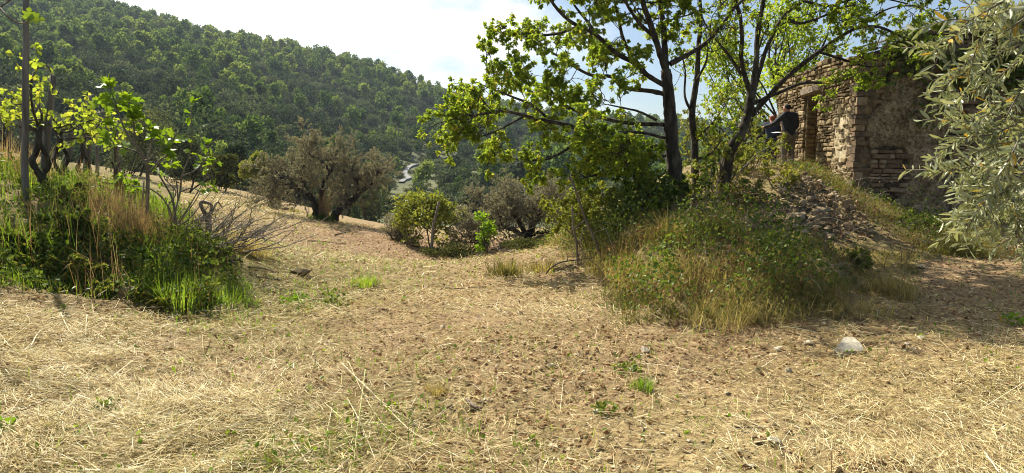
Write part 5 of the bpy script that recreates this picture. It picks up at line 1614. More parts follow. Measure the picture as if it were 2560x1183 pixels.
def vine(label, px, py, d, hpx, seed, arms, nleaf, thick=.05, name='grape_vine'):
    """arms: lists of photo pixels the canes run through"""
    g = rng(seed)
    b0 = P(px, py, d); base = on(b0[0], b0[1], -.05)
    t = thing(name, label, 'vine', base, 'old vines on the bank')
    bt, bl = Buf(), Buf(); canes = []
    h = hpx / F * d
    for s in range(2):
        q = np.array([(.05 * math.sin(k * 1.1 + s * 3) + .02 * k * (s - .5), .05 * math.cos(k * 1.1 + s * 3), k / 8 * h) for k in range(9)])
        q += g.normal(0, .012, q.shape); tube(bt, smooth_path(q, 3), thick * (1 - .3 * s), thick * .55, 7, rough=.28, rg=g)
    top = np.array((0, 0, h))
    for a in arms:
        q = np.array([P(c[0], c[1], d + g.normal(0, .25)) for c in a]) - base
        q = smooth_path(np.vstack([top[None], q]) if np.linalg.norm(q[0] - top) < 1.2 else q, 5); tube(bt, q, .016, .006, 5)
        canes.append(q)
        for s in side_branches(q, g, 5, .35, .9, .6, .4, .1, 1, .3, 4):
            tube(bt, s, .005, .0025, 3); canes.append(s)
    pts, ds = along(canes, g, max(2, nleaf // (len(canes) * 2)), .1)
    n = len(pts)
    rosettes(bl, pts, ds, g, 2, .075, .07, .5, .25, 'hex', .5, .15, 1.2)
    obj('trunk', bt.mesh('trunk', M['bark'], True), t); obj('foliage', bl.mesh('foliage', M['vine_leaf']), t)
vine('thick twisted old vine climbing the second leaning post', 108, 480, 8.6, 170, 1, [[(105, 290), (85, 250), (50, 262), (15, 255)], [(110, 300), (140, 320), (180, 310), (210, 325)], [(80, 262), (78, 205), (92, 170), (115, 163), (128, 185), (132, 235)], [(100, 300), (70, 300), (30, 285), (5, 292)]], 161, .05)
vine('gnarled vine beside the third post with yellow leaves', 158, 470, 9.8, 150, 2, [[(170, 330), (200, 312), (235, 300), (262, 305)], [(160, 330), (135, 300), (120, 285)], [(172, 320), (180, 290), (185, 270)], [(150, 345), (200, 345), (240, 340)]], 136, .04)
vine('gnarled vine beside the fourth post', 213, 462, 10.8, 150, 3, [[(225, 340), (250, 310), (285, 300)], [(210, 330), (190, 300), (160, 305)], [(222, 320), (222, 280), (235, 250)], [(215, 335), (250, 330), (280, 345)]], 136, .04)
vine('vine in the back of the row behind the slender post', 290, 440, 13.8, 130, 4, [[(290, 330), (320, 320), (350, 330)], [(285, 330), (255, 320), (230, 330)], [(295, 350), (310, 370)]], 99, .035)
vine('vine at the left edge of the picture behind the tallest post', 20, 440, 11.5, 150, 5, [[(20, 300), (50, 290), (85, 300)], [(15, 300), (-10, 280)], [(25, 310), (60, 320), (95, 315)], [(20, 290), (28, 255), (35, 240)]], 136, .035)

# ------------------------------------------------------------------ fig sapling with large lobed leaves
def fig_leaf(seed):
    g = rng(seed)
    half = [(0, 0), (.10, -.06), (.30, .05), (.40, .24), (.30, .33), (.46, .52), (.44, .66), (.22, .60), (.20, .82), (0, 1.0)]
    R_ = [(x * g.uniform(.9, 1.1), y) for x, y in half[1:-1]]; L_ = [(-x * g.uniform(.9, 1.1), y) for x, y in half[1:-1]]
    mid = [(0, y) for y in (0, .2, .4, .6, .8, 1.0)]
    V = [(x, y, 0) for x, y in mid] + [(x, y, 0) for x, y in R_] + [(x, y, 0) for x, y in L_]
    T = []
    mi = [0, 1, 1, 2, 3, 3, 3, 4]
    for s, off in ((1, 6), (-1, 14)):
        for k in range(8):
            a = off + k; m0 = mi[k]
            if k < 7:
                b_, m1 = off + k + 1, mi[k + 1]
                T.append((m0, a, b_) if s > 0 else (m0, b_, a))
                if m1 != m0: T.append((m0, b_, m1) if s > 0 else (m0, m1, b_))
            else:
                T.append((m0, a, 5) if s > 0 else (m0, 5, a))
    V = np.array(V, float); V[:, 2] = np.abs(V[:, 0]) * .28 - .16 * V[:, 1] ** 2 + .03 * np.sin(V[:, 1] * 9) 
    return make_mesh('leaf', V, T, np.full(len(V), g.uniform(.2, .9)), True, [M['fig_leaf']])
FIG = [fig_leaf(700 + k) for k in range(6)]
def put_leaf(parent, mes, pos, d, nrm, size, g):
    d = unit(np.asarray(d, float)); n = np.asarray(nrm, float); s = unit(np.cross(d, n)); n = np.cross(s, d)
    o = bpy.data.objects.new('leaf', mes); COL.objects.link(o); o.parent = parent
    m = Matrix(((s[0], d[0], n[0], 0), (s[1], d[1], n[1], 0), (s[2], d[2], n[2], 0), (0, 0, 0, 1)))
    o.rotation_euler = m.to_euler(); o.location = tuple(pos); o.scale = (size, size, size)
    return o
def fig(label, px, py, d, limbs, seed, nl, size, name='fig_sapling'):
    g = rng(seed); b0 = P(px, py, d); base = on(b0[0], b0[1], -.05)
    t = thing(name, label, 'fig tree', base)
    b = Buf(); tips = []
    for pts, r0, r1, lf in limbs:
        q = np.array([P(c[0], c[1], d + (c[2] if len(c) > 2 else 0) + g.normal(0, .08)) for c in pts]) - base
        q = smooth_path(q, 5); tube(b, q, np.linspace(r0, r1, len(q)), None, 6, rough=.08, rg=g)
        for _ in range(lf):
            u = 1 - g.random() ** 1.6 * .55; a, dd_ = at_path(q, min(u, .999)); tips.append((a, dd_))
        tips += [(q[-1], dd_)] * (2 if lf else 0) if lf else []
    for a, dd_ in tips[:nl]:
        dv = unit(dd_ * .5 + rand_dir(g, 1, .2)[0]); e = a + dv * .04
        tube(b, np.array([a, (a + e) / 2 + (0, 0, .005), e + dv * .01]), .003, .002, 3)
        put_leaf(t, FIG[g.integers(0, 6)], e, dv + (0, 0, -.15), rand_dir(g, 1, 2.0)[0], size * g.uniform(.6, 1.25), g)
    obj('stems', b.mesh('stems', M['twig'], True), t)
    return t
fig('young fig with large bright lobed leaves in front of the vine row', 366, 566, 8.3,
    [([(366, 570), (368, 500), (369, 440), (365, 400)], .028, .018, 0), ([(352, 560), (357, 500), (360, 450)], .012, .008, 0),
     ([(365, 400), (340, 365), (315, 330), (295, 280), (285, 245), (270, 215)], .016, .006, 20), ([(340, 365), (335, 320), (330, 285), (318, 250)], .012, .006, 18),
     ([(367, 420), (350, 385), (320, 372), (290, 365), (275, 345)], .012, .005, 14), ([(366, 400), (378, 360), (372, 320), (350, 300)], .012, .005, 16),
     ([(368, 440), (400, 400), (420, 385), (400, 340)], .013, .006, 13), ([(365, 410), (385, 385), (410, 372), (430, 350)], .010, .005, 11),
     ([(315, 330), (300, 320), (285, 312)], .008, .004, 6), ([(295, 280), (275, 262), (255, 255)], .008, .004, 6)], 1, 140, .13)
fig('bare spreading fig branches with a few leaves, right of the leafy fig', 440, 575, 8.6,
    [([(440, 580), (437, 530), (428, 490), (400, 440), (395, 420)], .018, .008, 8), ([(437, 530), (450, 480), (455, 440), (470, 400), (480, 345), (478, 300), (477, 262)], .014, .005, 5),
     ([(455, 440), (490, 425), (510, 400), (520, 365)], .010, .004, 7), ([(450, 480), (480, 470), (505, 480), (530, 468), (545, 485)], .010, .004, 7),
     ([(440, 560), (410, 500), (370, 470), (330, 465), (310, 440)], .012, .005, 1), ([(445, 500), (440, 450), (425, 420), (430, 400)], .010, .004, 8),
     ([(470, 400), (500, 380), (545, 345), (585, 320)], .007, .003, 0), ([(440, 570), (470, 520), (500, 470), (520, 430), (540, 400)], .010, .004, 5),
     ([(440, 570), (480, 540), (510, 500), (560, 440)], .008, .003, 0), ([(440, 575), (455, 545), (490, 500), (510, 450), (500, 410)], .009, .003, 2),
     ([(437, 560), (420, 520), (440, 480), (410, 440), (440, 400), (455, 372)], .009, .003, 3)], 2, 60, .11, 'fig_sapling')
t = fig('fig bough reaching in at the top left corner with one bright yellow green leaf', -70, 560, 6.0,
    [([(-90, 640), (-80, 400), (-70, 150), (-30, 45), (0, 22)], .03, .012, 0), ([(-10, 25), (5, 15), (30, -2), (60, -15)], .009, .006, 0), ([(0, 20), (20, 42), (42, 56), (62, 58), (72, 50)], .008, .005, 0),
     ([(2, 20), (15, 5), (25, -15)], .006, .004, 0)], 3, 0, .1, 'fig_tree')
q = P(73, 50, 6.0) - np.array(t.location)
for dv, nr, s_ in (((.05, 0, 1), (.3, -1, .1), .115), ((1, .1, .12), (.1, -1, .5), .13), ((-.75, .1, .6), (.3, -1, .2), .07)):
    o = put_leaf(t, FIG[0], q, dv, nr, s_, g)
o['label'] = 'bright yellow green new leaf'

# ------------------------------------------------------------------ tufts and dry clumps
def tuft(name, label, pos, n, h, w, spread, seed, mat='grass', lean=.5, tone=(.5, .2), cat='grass', group=None, wind=None):
    g = rng(seed); b = Buf()
    r = spread * np.sqrt(g.random(n)); a = g.uniform(0, 6.283, n); r = r * (1 + .45 * np.sin(a * 3 + seed))
    x, y = pos[0] + r * np.cos(a), pos[1] + r * np.sin(a)
    q = np.stack([x, y, H(x, y) - .01], -1) - pos
    az = np.where(g.random(n) < .6, a, g.uniform(0, 6.28, n)) if wind is None else wind + g.normal(0, .9, n)
    blades(b, q, h * g.uniform(.5, 1.15, n), w * g.uniform(.7, 1.3, n), az, np.abs(g.normal(lean, .3, n)), np.clip(g.normal(*tone, n), 0, 1))
    return tag(obj(name, b.mesh(name, M[mat]), None, pos), label, cat, group)
tuft('dry_grass_clump', 'tall reddish brown dry grass clump at the right end of the bank', G(335, 625), 1100, .72, .004, .38, 1, 'dry_grass', .32, (.5, .3))
tuft('dry_grass_clump', 'smaller tan dry grass clump below the fourth vine post', G(262, 560), 600, .55, .004, .35, 2, 'dry_grass', .35, (.75, .2))
tuft('dry_grass_clump', 'pale pinkish dry grass at the far left edge behind the posts', on(-8.2, 10.6), 1300, .65, .006, .8, 3, 'dry_grass', .35, (.8, .25))
tuft('grass_tuft', 'brownish green tuft in the middle of the field near the mound', G(1262, 697), 420, .34, .009, .22, 4, 'mound_grass', .5, (.35, .25))
tuft('grass_tuft', 'small tuft of green grass left of the field centre', G(912, 718), 260, .22, .009, .2, 5, 'grass', .6, (.75, .2))
tuft('grass_tuft', 'low pale tuft beside the curved root', G(1352, 682), 260, .26, .009, .3, 6, 'mound_grass', .6, (.7, .2))
tuft('grass_tuft', 'tan tuft leaning over at the right end of the mound', G(2245, 745), 520, .42, .006, .22, 7, 'mound_grass', .8, (.85, .15), wind=math.pi * .9)
tuft('grass_tuft', 'big tan tuft drooping over the front of the mound', G(1820, 795), 1000, .55, .004, .55, 8, 'mound_grass', 1.3, (.6, .28), wind=-math.pi / 2)
tuft('grass_tuft', 'tan swept tuft on the right of the mound front', G(2060, 770), 900, .45, .004, .55, 9, 'mound_grass', 1.35, (.65, .28), wind=-.9)
tuft('grass_tuft', 'orange tan dry tuft at the left end of the mound', G(1545, 655), 450, .4, .005, .3, 10, 'mound_grass', .7, (.9, .1))
tuft('grass_tuft', 'tall olive tuft against the foot of the main oak', G(1668, 620), 600, .6, .005, .26, 11, 'mound_grass', .9, (.5, .2))
tuft('grass_tuft', 'blue green tuft in the foreground right of centre', G(1607, 982), 160, .13, .005, .07, 12, 'grass', .5, (.5, .15))
tuft('grass_tuft', 'dry tan tuft in the foreground beyond the straw stems', G(1095, 992), 200, .10, .005, .07, 13, 'mound_grass', .6, (.9, .1))
tuft('grass_tuft', 'pale straw tuft by the fallen dark branch', G(605, 630), 420, .4, .011, .35, 14, 'mound_grass', .9, (.95, .08))
tuft('grass_tuft', 'yellow green tuft round the little log stump far left in the field', G(715, 528), 500, .3, .014, .7, 15, 'mound_grass', .7, (.55, .2))
tuft('grass_tuft', 'bright green grass patch at the right end of the bank', G(550, 740), 900, .20, .006, .40, 16, 'grass', .5, (.55, .2))
tuft('grass_tuft', 'pale flowering weeds at the right end of the bank foot', G(440, 765), 900, .4, .006, .36, 17, 'grass', .4, (.7, .25))
for k_, a in enumerate([('dark broad leaved bush at the left edge of the bank foot', 40, 610, 6.9, 120, 80, 'dark_leaf', 2400, .05, .45), ('dark bush under the second leaning post', 190, 610, 7.3, 130, 90, 'dark_leaf', 2600, .05, .3),
        ('green leafy weeds at the middle of the bank foot', 180, 690, 6.7, 140, 80, 'dark_leaf', 2600, .045, .7), ('green leafy weeds left of the grey rock slab', 270, 725, 6.6, 110, 70, 'dark_leaf', 2000, .045, .6),
        ('leafy weeds right of the grey rock slab', 370, 745, 6.6, 120, 80, 'dark_leaf', 2200, .045, .75), ('yellow green leafy weeds at the end of the bank foot', 440, 770, 6.7, 90, 70, 'bush_leaf', 1500, .05, .7),
        ('fresh green bush behind the leafy fig stem', 300, 460, 9.6, 80, 80, 'bright_leaf', 900, .08, .3), ('dark green shrub between the fourth post and the dry grass', 215, 560, 8.2, 110, 80, 'dark_leaf', 1900, .05, .4),
        ('low leafy weeds under the brushwood', 480, 660, 8.6, 110, 55, 'bush_leaf', 1500, .045, .5)]):
    thicket('leafy_weeds', a[0], a[1], a[2], a[3], a[4] * .5, a[5], a[6], 900 + k_, a[7], a[8], 9, min(a[9] + .15, .85))
def weed(label, pos, n, L, spread, h, seed, mat='dark_leaf', tone=.6):
    g = rng(seed); b = Buf()
    r = spread * np.sqrt(g.random(n)); a = g.uniform(0, 6.283, n)
    q = np.stack([r * np.cos(a), r * np.sin(a), h * g.random(n)], -1)
    leaves(b, q, unit(rand_dir(g, n, .3) + np.stack([np.cos(a), np.sin(a), 0 * a], -1) * .5), rand_dir(g, n, 1.5), L * g.uniform(.6, 1.2, n), L * .55, np.clip(g.normal(tone, .2, n), 0, 1), 'hex')
    tag(obj('weeds', b.mesh('weeds', M[mat]), None, pos), label, 'weeds')
weed('small dark green weed with yellowing leaves at the left of the field centre', G(835, 765), 90, .06, .13, .2, 1)
weed('low green weed with clover like leaves at the end of the green strip', G(735, 765), 130, .045, .16, .1, 2, 'bright_leaf', .3)
weed('dark leafy weed in the straw near the bottom left', G(268, 1030), 40, .05, .07, .05, 3)
weed('small leafy weed beside the hollow pale stone', G(1515, 1045), 60, .04, .07, .07, 4)
weed('little leafy weed near the long straw at right', G(1570, 930), 70, .045, .1, .09, 5)
weed('green sprig at the right edge of the picture', G(2535, 815), 60, .05, .09, .1, 6, 'bright_leaf', .4)
weed('broad green leaves at the left edge of the foreground', G(4, 1085), 14, .09, .05, .09, 7, 'bright_leaf', .3)
weed('low weeds under the straw stems at bottom centre', G(830, 1130), 170, .035, .25, .06, 8, 'dark_leaf', .75)
weed('low weeds at the bottom edge left of the straw stems', G(690, 1150), 120, .035, .2, .06, 9, 'dark_leaf', .75)

# ------------------------------------------------------------------ stones lying on the field
pale_me = [make_mesh('field_stone', V, T, None, False, [M['pale_stone']]) for V, T in ROCKS]
g = rng(91)
def fstone(px, py, w, h, label, k=1, rz=None, tilt=.15):
    q = G(px, py + h * .3); s = w / F * q[1]
    place_rock('field_stone', label, q + (0, 0, s * FLATR[k] * .22), s, s * .8, s * g.uniform(.75, 1), g.uniform(-.6, .6) if rz is None else rz, None, pale_me, k, g, tilt)
q = G(2126, 888)
aa = np.linspace(0, 6.283, 10)[:-1]; rr = .5 * g.uniform(.6, 1.2, 9)
ring = np.stack([rr * np.cos(aa), rr * np.sin(aa) * .8], -1)
Vs = np.vstack([np.c_[ring * .9, .5 + g.uniform(-.06, .06, 9)], np.c_[ring, g.uniform(-.1, .2, 9)], np.c_[ring * .85, np.full(9, -.5)], [[.05, .03, .53]], [[0, 0, -.5]]])
Ts = []
for i in range(9):
    j = (i + 1) % 9
    Ts += [(27, i, j), (i, 9 + i, 9 + j), (i, 9 + j, j), (9 + i, 18 + i, 18 + j), (9 + i, 18 + j, 9 + j), (28, 18 + j, 18 + i)]
o = obj('field_stone', make_mesh('field_stone', Vs, Ts, None, False, [M['pale_stone']]), None, q + (0, .02, .035))
o.scale = (.27, .25, .10); o.rotation_euler = (.36, -.2, .4)
tag(o, 'large pale flat stone lying tilted in front of the mound', 'stone')
for a in [(1380, 910, 36, 22, 'pale knobbly stone left of the foreground centre line', 2), (1610, 882, 40, 22, 'pale flat stone near the left foot of the mound', 3), (1492, 1028, 46, 24, 'pale hollowed stone in the middle foreground', 2),
          (1212, 1000, 34, 16, 'white stone chip right of the straw stems', 1), (1975, 922, 34, 26, 'rounded pale stone left of the large flat stone', 5), (2022, 855, 40, 30, 'pale stone behind and left of the large flat stone', 4),
          (2300, 852, 32, 26, 'greyish stone at the right of the small stone cluster', 4), (2265, 866, 24, 18, 'small stone in the cluster right of the large flat stone', 3), (2245, 880, 22, 16, 'little stone at the left of the small stone cluster', 2), (2283, 878, 20, 14, 'smallest stone in the front of the cluster', 3),
          (2300, 672, 30, 20, 'grey stone at the right end of the mound by the path', 4), (1045, 719, 20, 10, 'small white stone far out in the field', 1), (1815, 982, 24, 18, 'white pebble below the end of the long straw', 4), (1945, 868, 34, 16, 'thin pale stone half hidden in grass left of the big one', 1),
          (2045, 935, 22, 18, 'small tan stone below the large flat stone', 4), (2130, 948, 16, 12, 'small round pebble in front of the large flat stone', 5), (1895, 650, 24, 20, 'pale stone in the grass of the mound', 4), (1240, 950, 20, 12, 'small stone at the centre of the field', 2), (1685, 1075, 20, 12, 'small tan stone in the bare soil', 3),
          (1930, 1110, 60, 34, 'tan soil covered stone at the bottom right', 4), (1875, 1180, 36, 14, 'white flat chip at the bottom edge', 1), (180, 760, 22, 12, 'pale flat stone at the foot of the bank', 1), (205, 762, 18, 10, 'small tan stone beside it at the bank foot', 2), (2120, 1005, 22, 14, 'small stone in the straw at right', 2), (1205, 1012, 14, 10, 'tiny stone beside the white chip', 3)]:
    fstone(*a)
q = G(288, 762); V, T = ROCKS[8]
o = obj('boulder', make_mesh('boulder', V, T, None, False, [M['rubble']]), None, q + (0, .16, .05)); o.scale = (.26, .2, .26); o.rotation_euler = (-.3, .1, .4)
tag(o, 'grey slab of rock leaning in the bank foot under the weeds', 'stone')

# ------------------------------------------------------------------ long straw stems, sticks and logs on the ground
def on_ground(name, label, pts, r0, r1, mat, cat, seed, lift=.02, group=None, twigs=0, tl=.4, sides=6, lifts=None):
    g = rng(seed)
    q = np.array([G(*c) for c in pts]); q[:, 2] += lift
    if lifts is not None: q[:, 2] += np.array(lifts)
    q = smooth_path(q, 5); b = Buf(); q0 = q[0].copy()
    tube(b, q - q0, np.linspace(r0, r1, len(q)), None, sides, rough=.12 if r0 > .01 else 0, rg=g)
    for s in side_branches(q - q0, g, twigs, tl, .9, .5, .35, .2, 1, .3, 5):
        tube(b, s, max(r1 * .7, .004), .002, 4)
        for s2 in side_branches(s, g, 3, tl * .5, .9, .6, .2, .3, 1, .3, 3): tube(b, s2, .004, .0015, 3)
    o = obj(name, b.mesh(name, M[mat], True), None, q0)
    return tag(o, label, cat, group)
M['stem'] = solid_mat('dry_stem', [(.3, (.48, .40, .22)), (.7, (.70, .62, .40))], 30, 3, .6, .1)
M['green_stem'] = solid_mat('greenish_stem', [(.3, (.30, .34, .12)), (.7, (.46, .46, .2))], 30, 3, .6, .1)
for i, (lb, pts, r, mt, lf) in enumerate([
        ('longest pale straw stem of the bundle, running down to the bottom right', [(855, 922), (905, 975), (965, 1040), (1040, 1100), (1160, 1182)], .0042, 'stem', (.03, .03, .02, .01, .02)),
        ('straw stem crossing under the longest one', [(872, 918), (910, 1000), (960, 1075), (1025, 1132)], .003, 'stem', (.02, .03, .02, .01)),
        ('short upright greenish stem in the middle of the bundle', [(914, 952), (903, 1030), (893, 1100), (884, 1190)], .0035, 'green_stem', (.05, .04, .03, .02)),
        ('straw stem running straight down on the bundle left', [(868, 1008), (895, 1060), (920, 1120), (945, 1190)], .0035, 'stem', (.02, .03, .02, .01)),
        ('straw stem left of the bundle standing almost upright in the picture', [(832, 1015), (822, 1080), (806, 1150), (800, 1190)], .0035, 'stem', (.02, .03, .03, .01)),
        ('thick straw stem near the bottom left of the bundle', [(710, 1083), (735, 1130), (775, 1186)], .005, 'stem', (.02, .03, .02)),
        ('thin straw stem beside the thick one at the bottom', [(696, 1130), (735, 1155), (785, 1186)], .003, 'stem', (.02, .02, .01)),
        ('thin bent straw stem on the right of the bundle', [(905, 970), (950, 1025), (1010, 1062), (1085, 1092)], .0025, 'stem', (.03, .03, .02, .01)),
        ('long single straw stem lying right of the centre', [(1592, 913), (1680, 930), (1760, 943), (1836, 958)], .004, 'stem', (.01, .02, .02, .01)),
        ('short pale stem at the left among the cut straw', [(153, 797), (168, 830), (185, 855)], .005, 'stem', (.03, .03, .02)),
        ('short stout stem standing left of the field', [(219, 808), (217, 830), (215, 850)], .005, 'stem', (.05, .03, .01)),
        ('flat broken stem in the straw at far left', [(75, 870), (100, 848), (130, 825)], .006, 'stem', (.02, .03, .02)),
        ('long stem lying at the left edge of the foreground', [(0, 842), (18, 865), (32, 884)], .005, 'stem', (.02, .02, .02)),
        ('long thin stem across the middle left of the field', [(600, 802), (650, 782), (695, 768)], .004, 'stem', (.01, .02, .02)),
        ('yellow stem lying on the soil at far right', [(2455, 1032), (2500, 1024), (2560, 1012)], .004, 'stem', (.01, .01, .01)),
        ('pale stem in the straw at the lower right', [(1805, 1050), (1850, 1066), (1910, 1090)], .004, 'stem', (.01, .02, .01)),
        ('pale stem pair end near the lower centre right', [(1645, 1000), (1690, 1018), (1745, 1030)], .003, 'stem', (.02, .02, .01))]):
    on_ground('straw_stem', lb, pts, r, r * .7, mt, 'straw', i, .012, 'long straw stems lying in the foreground', lifts=lf)
on_ground('wooden_pole', 'long pale pole lying along the far edge of the field', [(1092, 609), (1150, 616), (1210, 623), (1300, 634)], .035, .022, 'dead_wood', 'pole', 1, .03)
on_ground('fallen_branch', 'dark crooked fallen branch with twigs in front of the fig brush', [(590, 568), (600, 590), (625, 597), (650, 600), (662, 612)], .03, .014, 'bark', 'branch', 2, .10, twigs=12, tl=.6)
on_ground('fallen_branch', 'thin dark stick lying in the field below the big olive', [(838, 592), (860, 588), (878, 585)], .025, .012, 'bark', 'branch', 3, .04)
on_ground('fallen_branch', 'pale stick lying in front of the big olive', [(770, 603), (810, 607), (866, 614)], .018, .01, 'dead_wood', 'branch', 4, .03)
on_ground('fallen_branch', 'dark thin branch lying in the middle of the field', [(1110, 722), (1150, 726), (1195, 724), (1235, 720)], .010, .004, 'bark', 'branch', 5, .02, twigs=3, tl=.15)
on_ground('log', 'forked grey log lying at the right end of the bank', [(548, 665), (562, 652), (576, 640)], .045, .035, 'dead_wood', 'log', 6, .06, lifts=(0, .06, .10))
on_ground('fallen_branch', 'dark crooked branch beside the forked log', [(530, 655), (560, 660), (590, 662), (607, 667)], .025, .012, 'bark', 'branch', 7, .03, twigs=4, tl=.25)
on_ground('fallen_branch', 'thin brown stick on the soil right of the forked log', [(620, 676), (660, 680), (690, 686)], .015, .01, 'dead_wood', 'branch', 8, .02)
on_ground('fallen_branch', 'reddish stick pointing to the dark clod', [(640, 694), (680, 700), (704, 706)], .012, .008, 'twig', 'branch', 9, .02)
on_ground('fallen_branch', 'dark stick at the lower right of the foreground', [(1835, 1080), (1900, 1082), (2050, 1072)], .004, .003, 'bark', 'branch', 10, .012)
on_ground('bark_piece', 'curled piece of brown bark in the foreground', [(1168, 1012), (1185, 1025), (1205, 1030)], .014, .012, 'dead_wood', 'bark', 11, .012)
V, T = hull_rock(811, .35, 30, .5)
q = G(748, 686)
o = obj('clod', make_mesh('clod', V, T, None, False, [M['mortar']]), None, q + (0, 0, .03)); o.scale = (.45, .35, .3)
tag(o, 'dark flat clod of earth lying in the left of the field', 'clod')
# little log stump far out
q = G(690, 526); b = Buf(); g = rng(95)
tube(b, [(0, 0, -.05), (.01, 0, .12), (0, 0, .26)], .075, .07, 10, rough=.06, rg=g)
tag(obj('stump', b.mesh('stump', M['dead_wood'], True), None, q), 'short pale upright log left of the big olive', 'log')
b = Buf(); tube(b, [(0, 0, 0), (.25, -.02, .0), (.55, -.05, .0)], .07, .06, 9, rough=.06, rg=g)
tag(obj('log', b.mesh('log', M['dead_wood'], True), None, q + (.1, -.1, .06)), 'short log lying beside the upright one left of the big olive', 'log')
# the broken trunk with its peeled fork at the end of the bank
b = Buf(); q0 = G(521, 612, 3, 20)
qq = [P(521, 615, q0[1]), P(522, 575, q0[1]), P(520, 545, q0[1])]; qq[0][2] = q0[2] - .1
tube(b, np.array(smooth_path(qq, 4)) - q0, .05, .042, 8, rough=.12, rg=g)
tube(b, smooth_path(np.array([P(527, 538, q0[1]), P(500, 550, q0[1] - .05), P(470, 562, q0[1] - .1), P(445, 572, q0[1])]), 4) - q0, .05, .022, 8, rough=.15, rg=g)
tube(b, smooth_path(np.array([P(520, 545, q0[1]), P(505, 520, q0[1]), P(503, 505, q0[1] + .05), P(528, 512, q0[1] + .1), P(526, 528, q0[1] + .1)]), 4) - q0, .03, .018, 7, rough=.12, rg=g)
tube(b, smooth_path(np.array([P(528, 535, q0[1]), P(540, 510, q0[1] + .1), P(548, 508, q0[1] + .1), P(556, 522, q0[1] + .1)]), 4) - q0, .018, .007, 6, rough=.1, rg=g)
tag(obj('broken_trunk', b.mesh('broken_trunk', M['dead_wood'], True), None, q0), 'broken bleached trunk with a peeled fork at the right end of the bank', 'dead tree')
# heap of bare brushwood behind it
b = Buf(); g = rng(97); q0 = G(470, 618, 3, 20)
for _ in range(80):
    s0 = q0 + (g.normal(0, .38), g.normal(0, .3), g.uniform(.0, .15)); az = g.normal(.35, .45)
    q = wander(s0 - q0, (math.cos(az), g.normal(0, .4), g.uniform(.2, .9)), g.uniform(.5, 1.2), g, 6, 0, .14)
    tube(b, q, .008, .003, 4)
    for s in side_branches(q, g, 3, .3, .8, .7, .2, .2, 1, .2, 3): tube(b, s, .004, .0015, 3)
o = obj('brushwood', b.mesh('brushwood', M['twig'], True), None, q0); tag(o, 'tangle of bare grey brushwood at the right end of the bank', 'brushwood')
stick('leaning_stake', 'leaning grey stake standing before the yellow green bush', [(1077, 600), (1084, 565), (1090, 540), (1097, 505)], 21.5, .05, .04, 'post', 31, 0, cat='stake')
stick('thin_stake', 'thin short stake at the far edge left of the second olive', [(1196, 612), (1196, 590), (1195, 572)], 20.5, .02, .015, 'post', 32, 0, cat='stake')
stick('tilted_branch', 'pale stem leaning out of the far bank corner behind the brush', [(300, 575), (275, 552), (268, 540)], 8.0, .012, .008, 'dead_wood', 33, 0, cat='branch')
b = Buf(); q = G(2503, 812)
V = np.array([(-.012, 0, 0), (.012, 0, .004), (.016, .0, .05), (.006, 0, .10), (-.006, 0, .06)]); b.add(V, [(0, 1, 2), (0, 2, 4), (4, 2, 3)], 1.0)
o = obj('fallen_leaf', b.mesh('fallen_leaf', M['olive_near']), None, q + (0, 0, .01)); o.rotation_euler = (-.5, .2, .3); o.scale = (1.3, 1, 1.3)
tag(o, 'single yellow olive leaf fallen on the straw at right', 'leaf')

# ------------------------------------------------------------------ olive branches hanging in at the right
g = rng(101)
tb = on(4.9, 4.9, -.1)
t = thing('olive_tree', 'near olive tree whose silvery leafy branches hang in along the right edge', 'tree', tb)
tr, tw = Buf(), Buf(); bases, dirs = [], []
tube(tr, smooth_path(np.array([(0, 0, 0), (.05, .02, .7), (-.05, .05, 1.3), (-.1, .0, 1.9)]), 5), .2, .14, 10, rough=.15, rg=g)
arms = []
for e in [P(2480, -160, 4.6), P(2600, -120, 4.2), P(2540, 120, 4.4), P(2640, 260, 4.3), P(2700, 420, 4.2), P(2620, -260, 5.0), P(2760, 60, 5.2)]:
    a = smooth_path(np.array([(-.1, .0, 1.9), ((e - tb) * .5 + (0, 0, 1.3)), e - tb]), 6); arms.append(a); tube(tr, a, .06, .02, 7, rough=.1, rg=g)
sprays = [[(2600, -60), (2520, -10), (2450, 30), (2390, 70), (2350, 120), (2300, 125)], [(2600, 20), (2530, 60), (2460, 110), (2400, 160), (2345, 230)], [(2620, 100), (2540, 150), (2470, 200), (2400, 240), (2340, 260)],
          [(2620, 180), (2560, 240), (2490, 270), (2420, 300), (2355, 300)], [(2620, 250), (2550, 300), (2470, 335), (2390, 350), (2325, 400)], [(2600, 300), (2540, 350), (2480, 400), (2420, 440), (2380, 470)],
          [(2620, 350), (2560, 420), (2500, 480), (2440, 540), (2400, 600)], [(2580, 380), (2540, 450), (2500, 530), (2470, 600), (2440, 640)], [(2620, 420), (2580, 500), (2550, 560), (2530, 620), (2520, 650)],
          [(2640, 480), (2600, 560), (2570, 640), (2545, 720)], [(2590, -80), (2500, -60), (2440, -20), (2400, 30)], [(2640, 60), (2580, 100), (2530, 110), (2480, 140), (2440, 190)], [(2640, 220), (2600, 280), (2560, 300), (2520, 380), (2480, 450), (2450, 520)],
          [(2500, 440), (2470, 500), (2420, 540), (2370, 585)], [(2600, 340), (2540, 380), (2470, 400), (2400, 420), (2330, 430), (2310, 425)], [(2620, 0), (2570, 30), (2520, 20), (2470, 60), (2430, 120), (2410, 190)],
          [(2640, 300), (2590, 340), (2560, 400), (2540, 470), (2530, 540)], [(2640, 120), (2590, 190), (2540, 230), (2500, 300), (2470, 370)], [(2640, 400), (2590, 420), (2550, 450), (2500, 470), (2450, 480), (2400, 520)]]
leafs = []
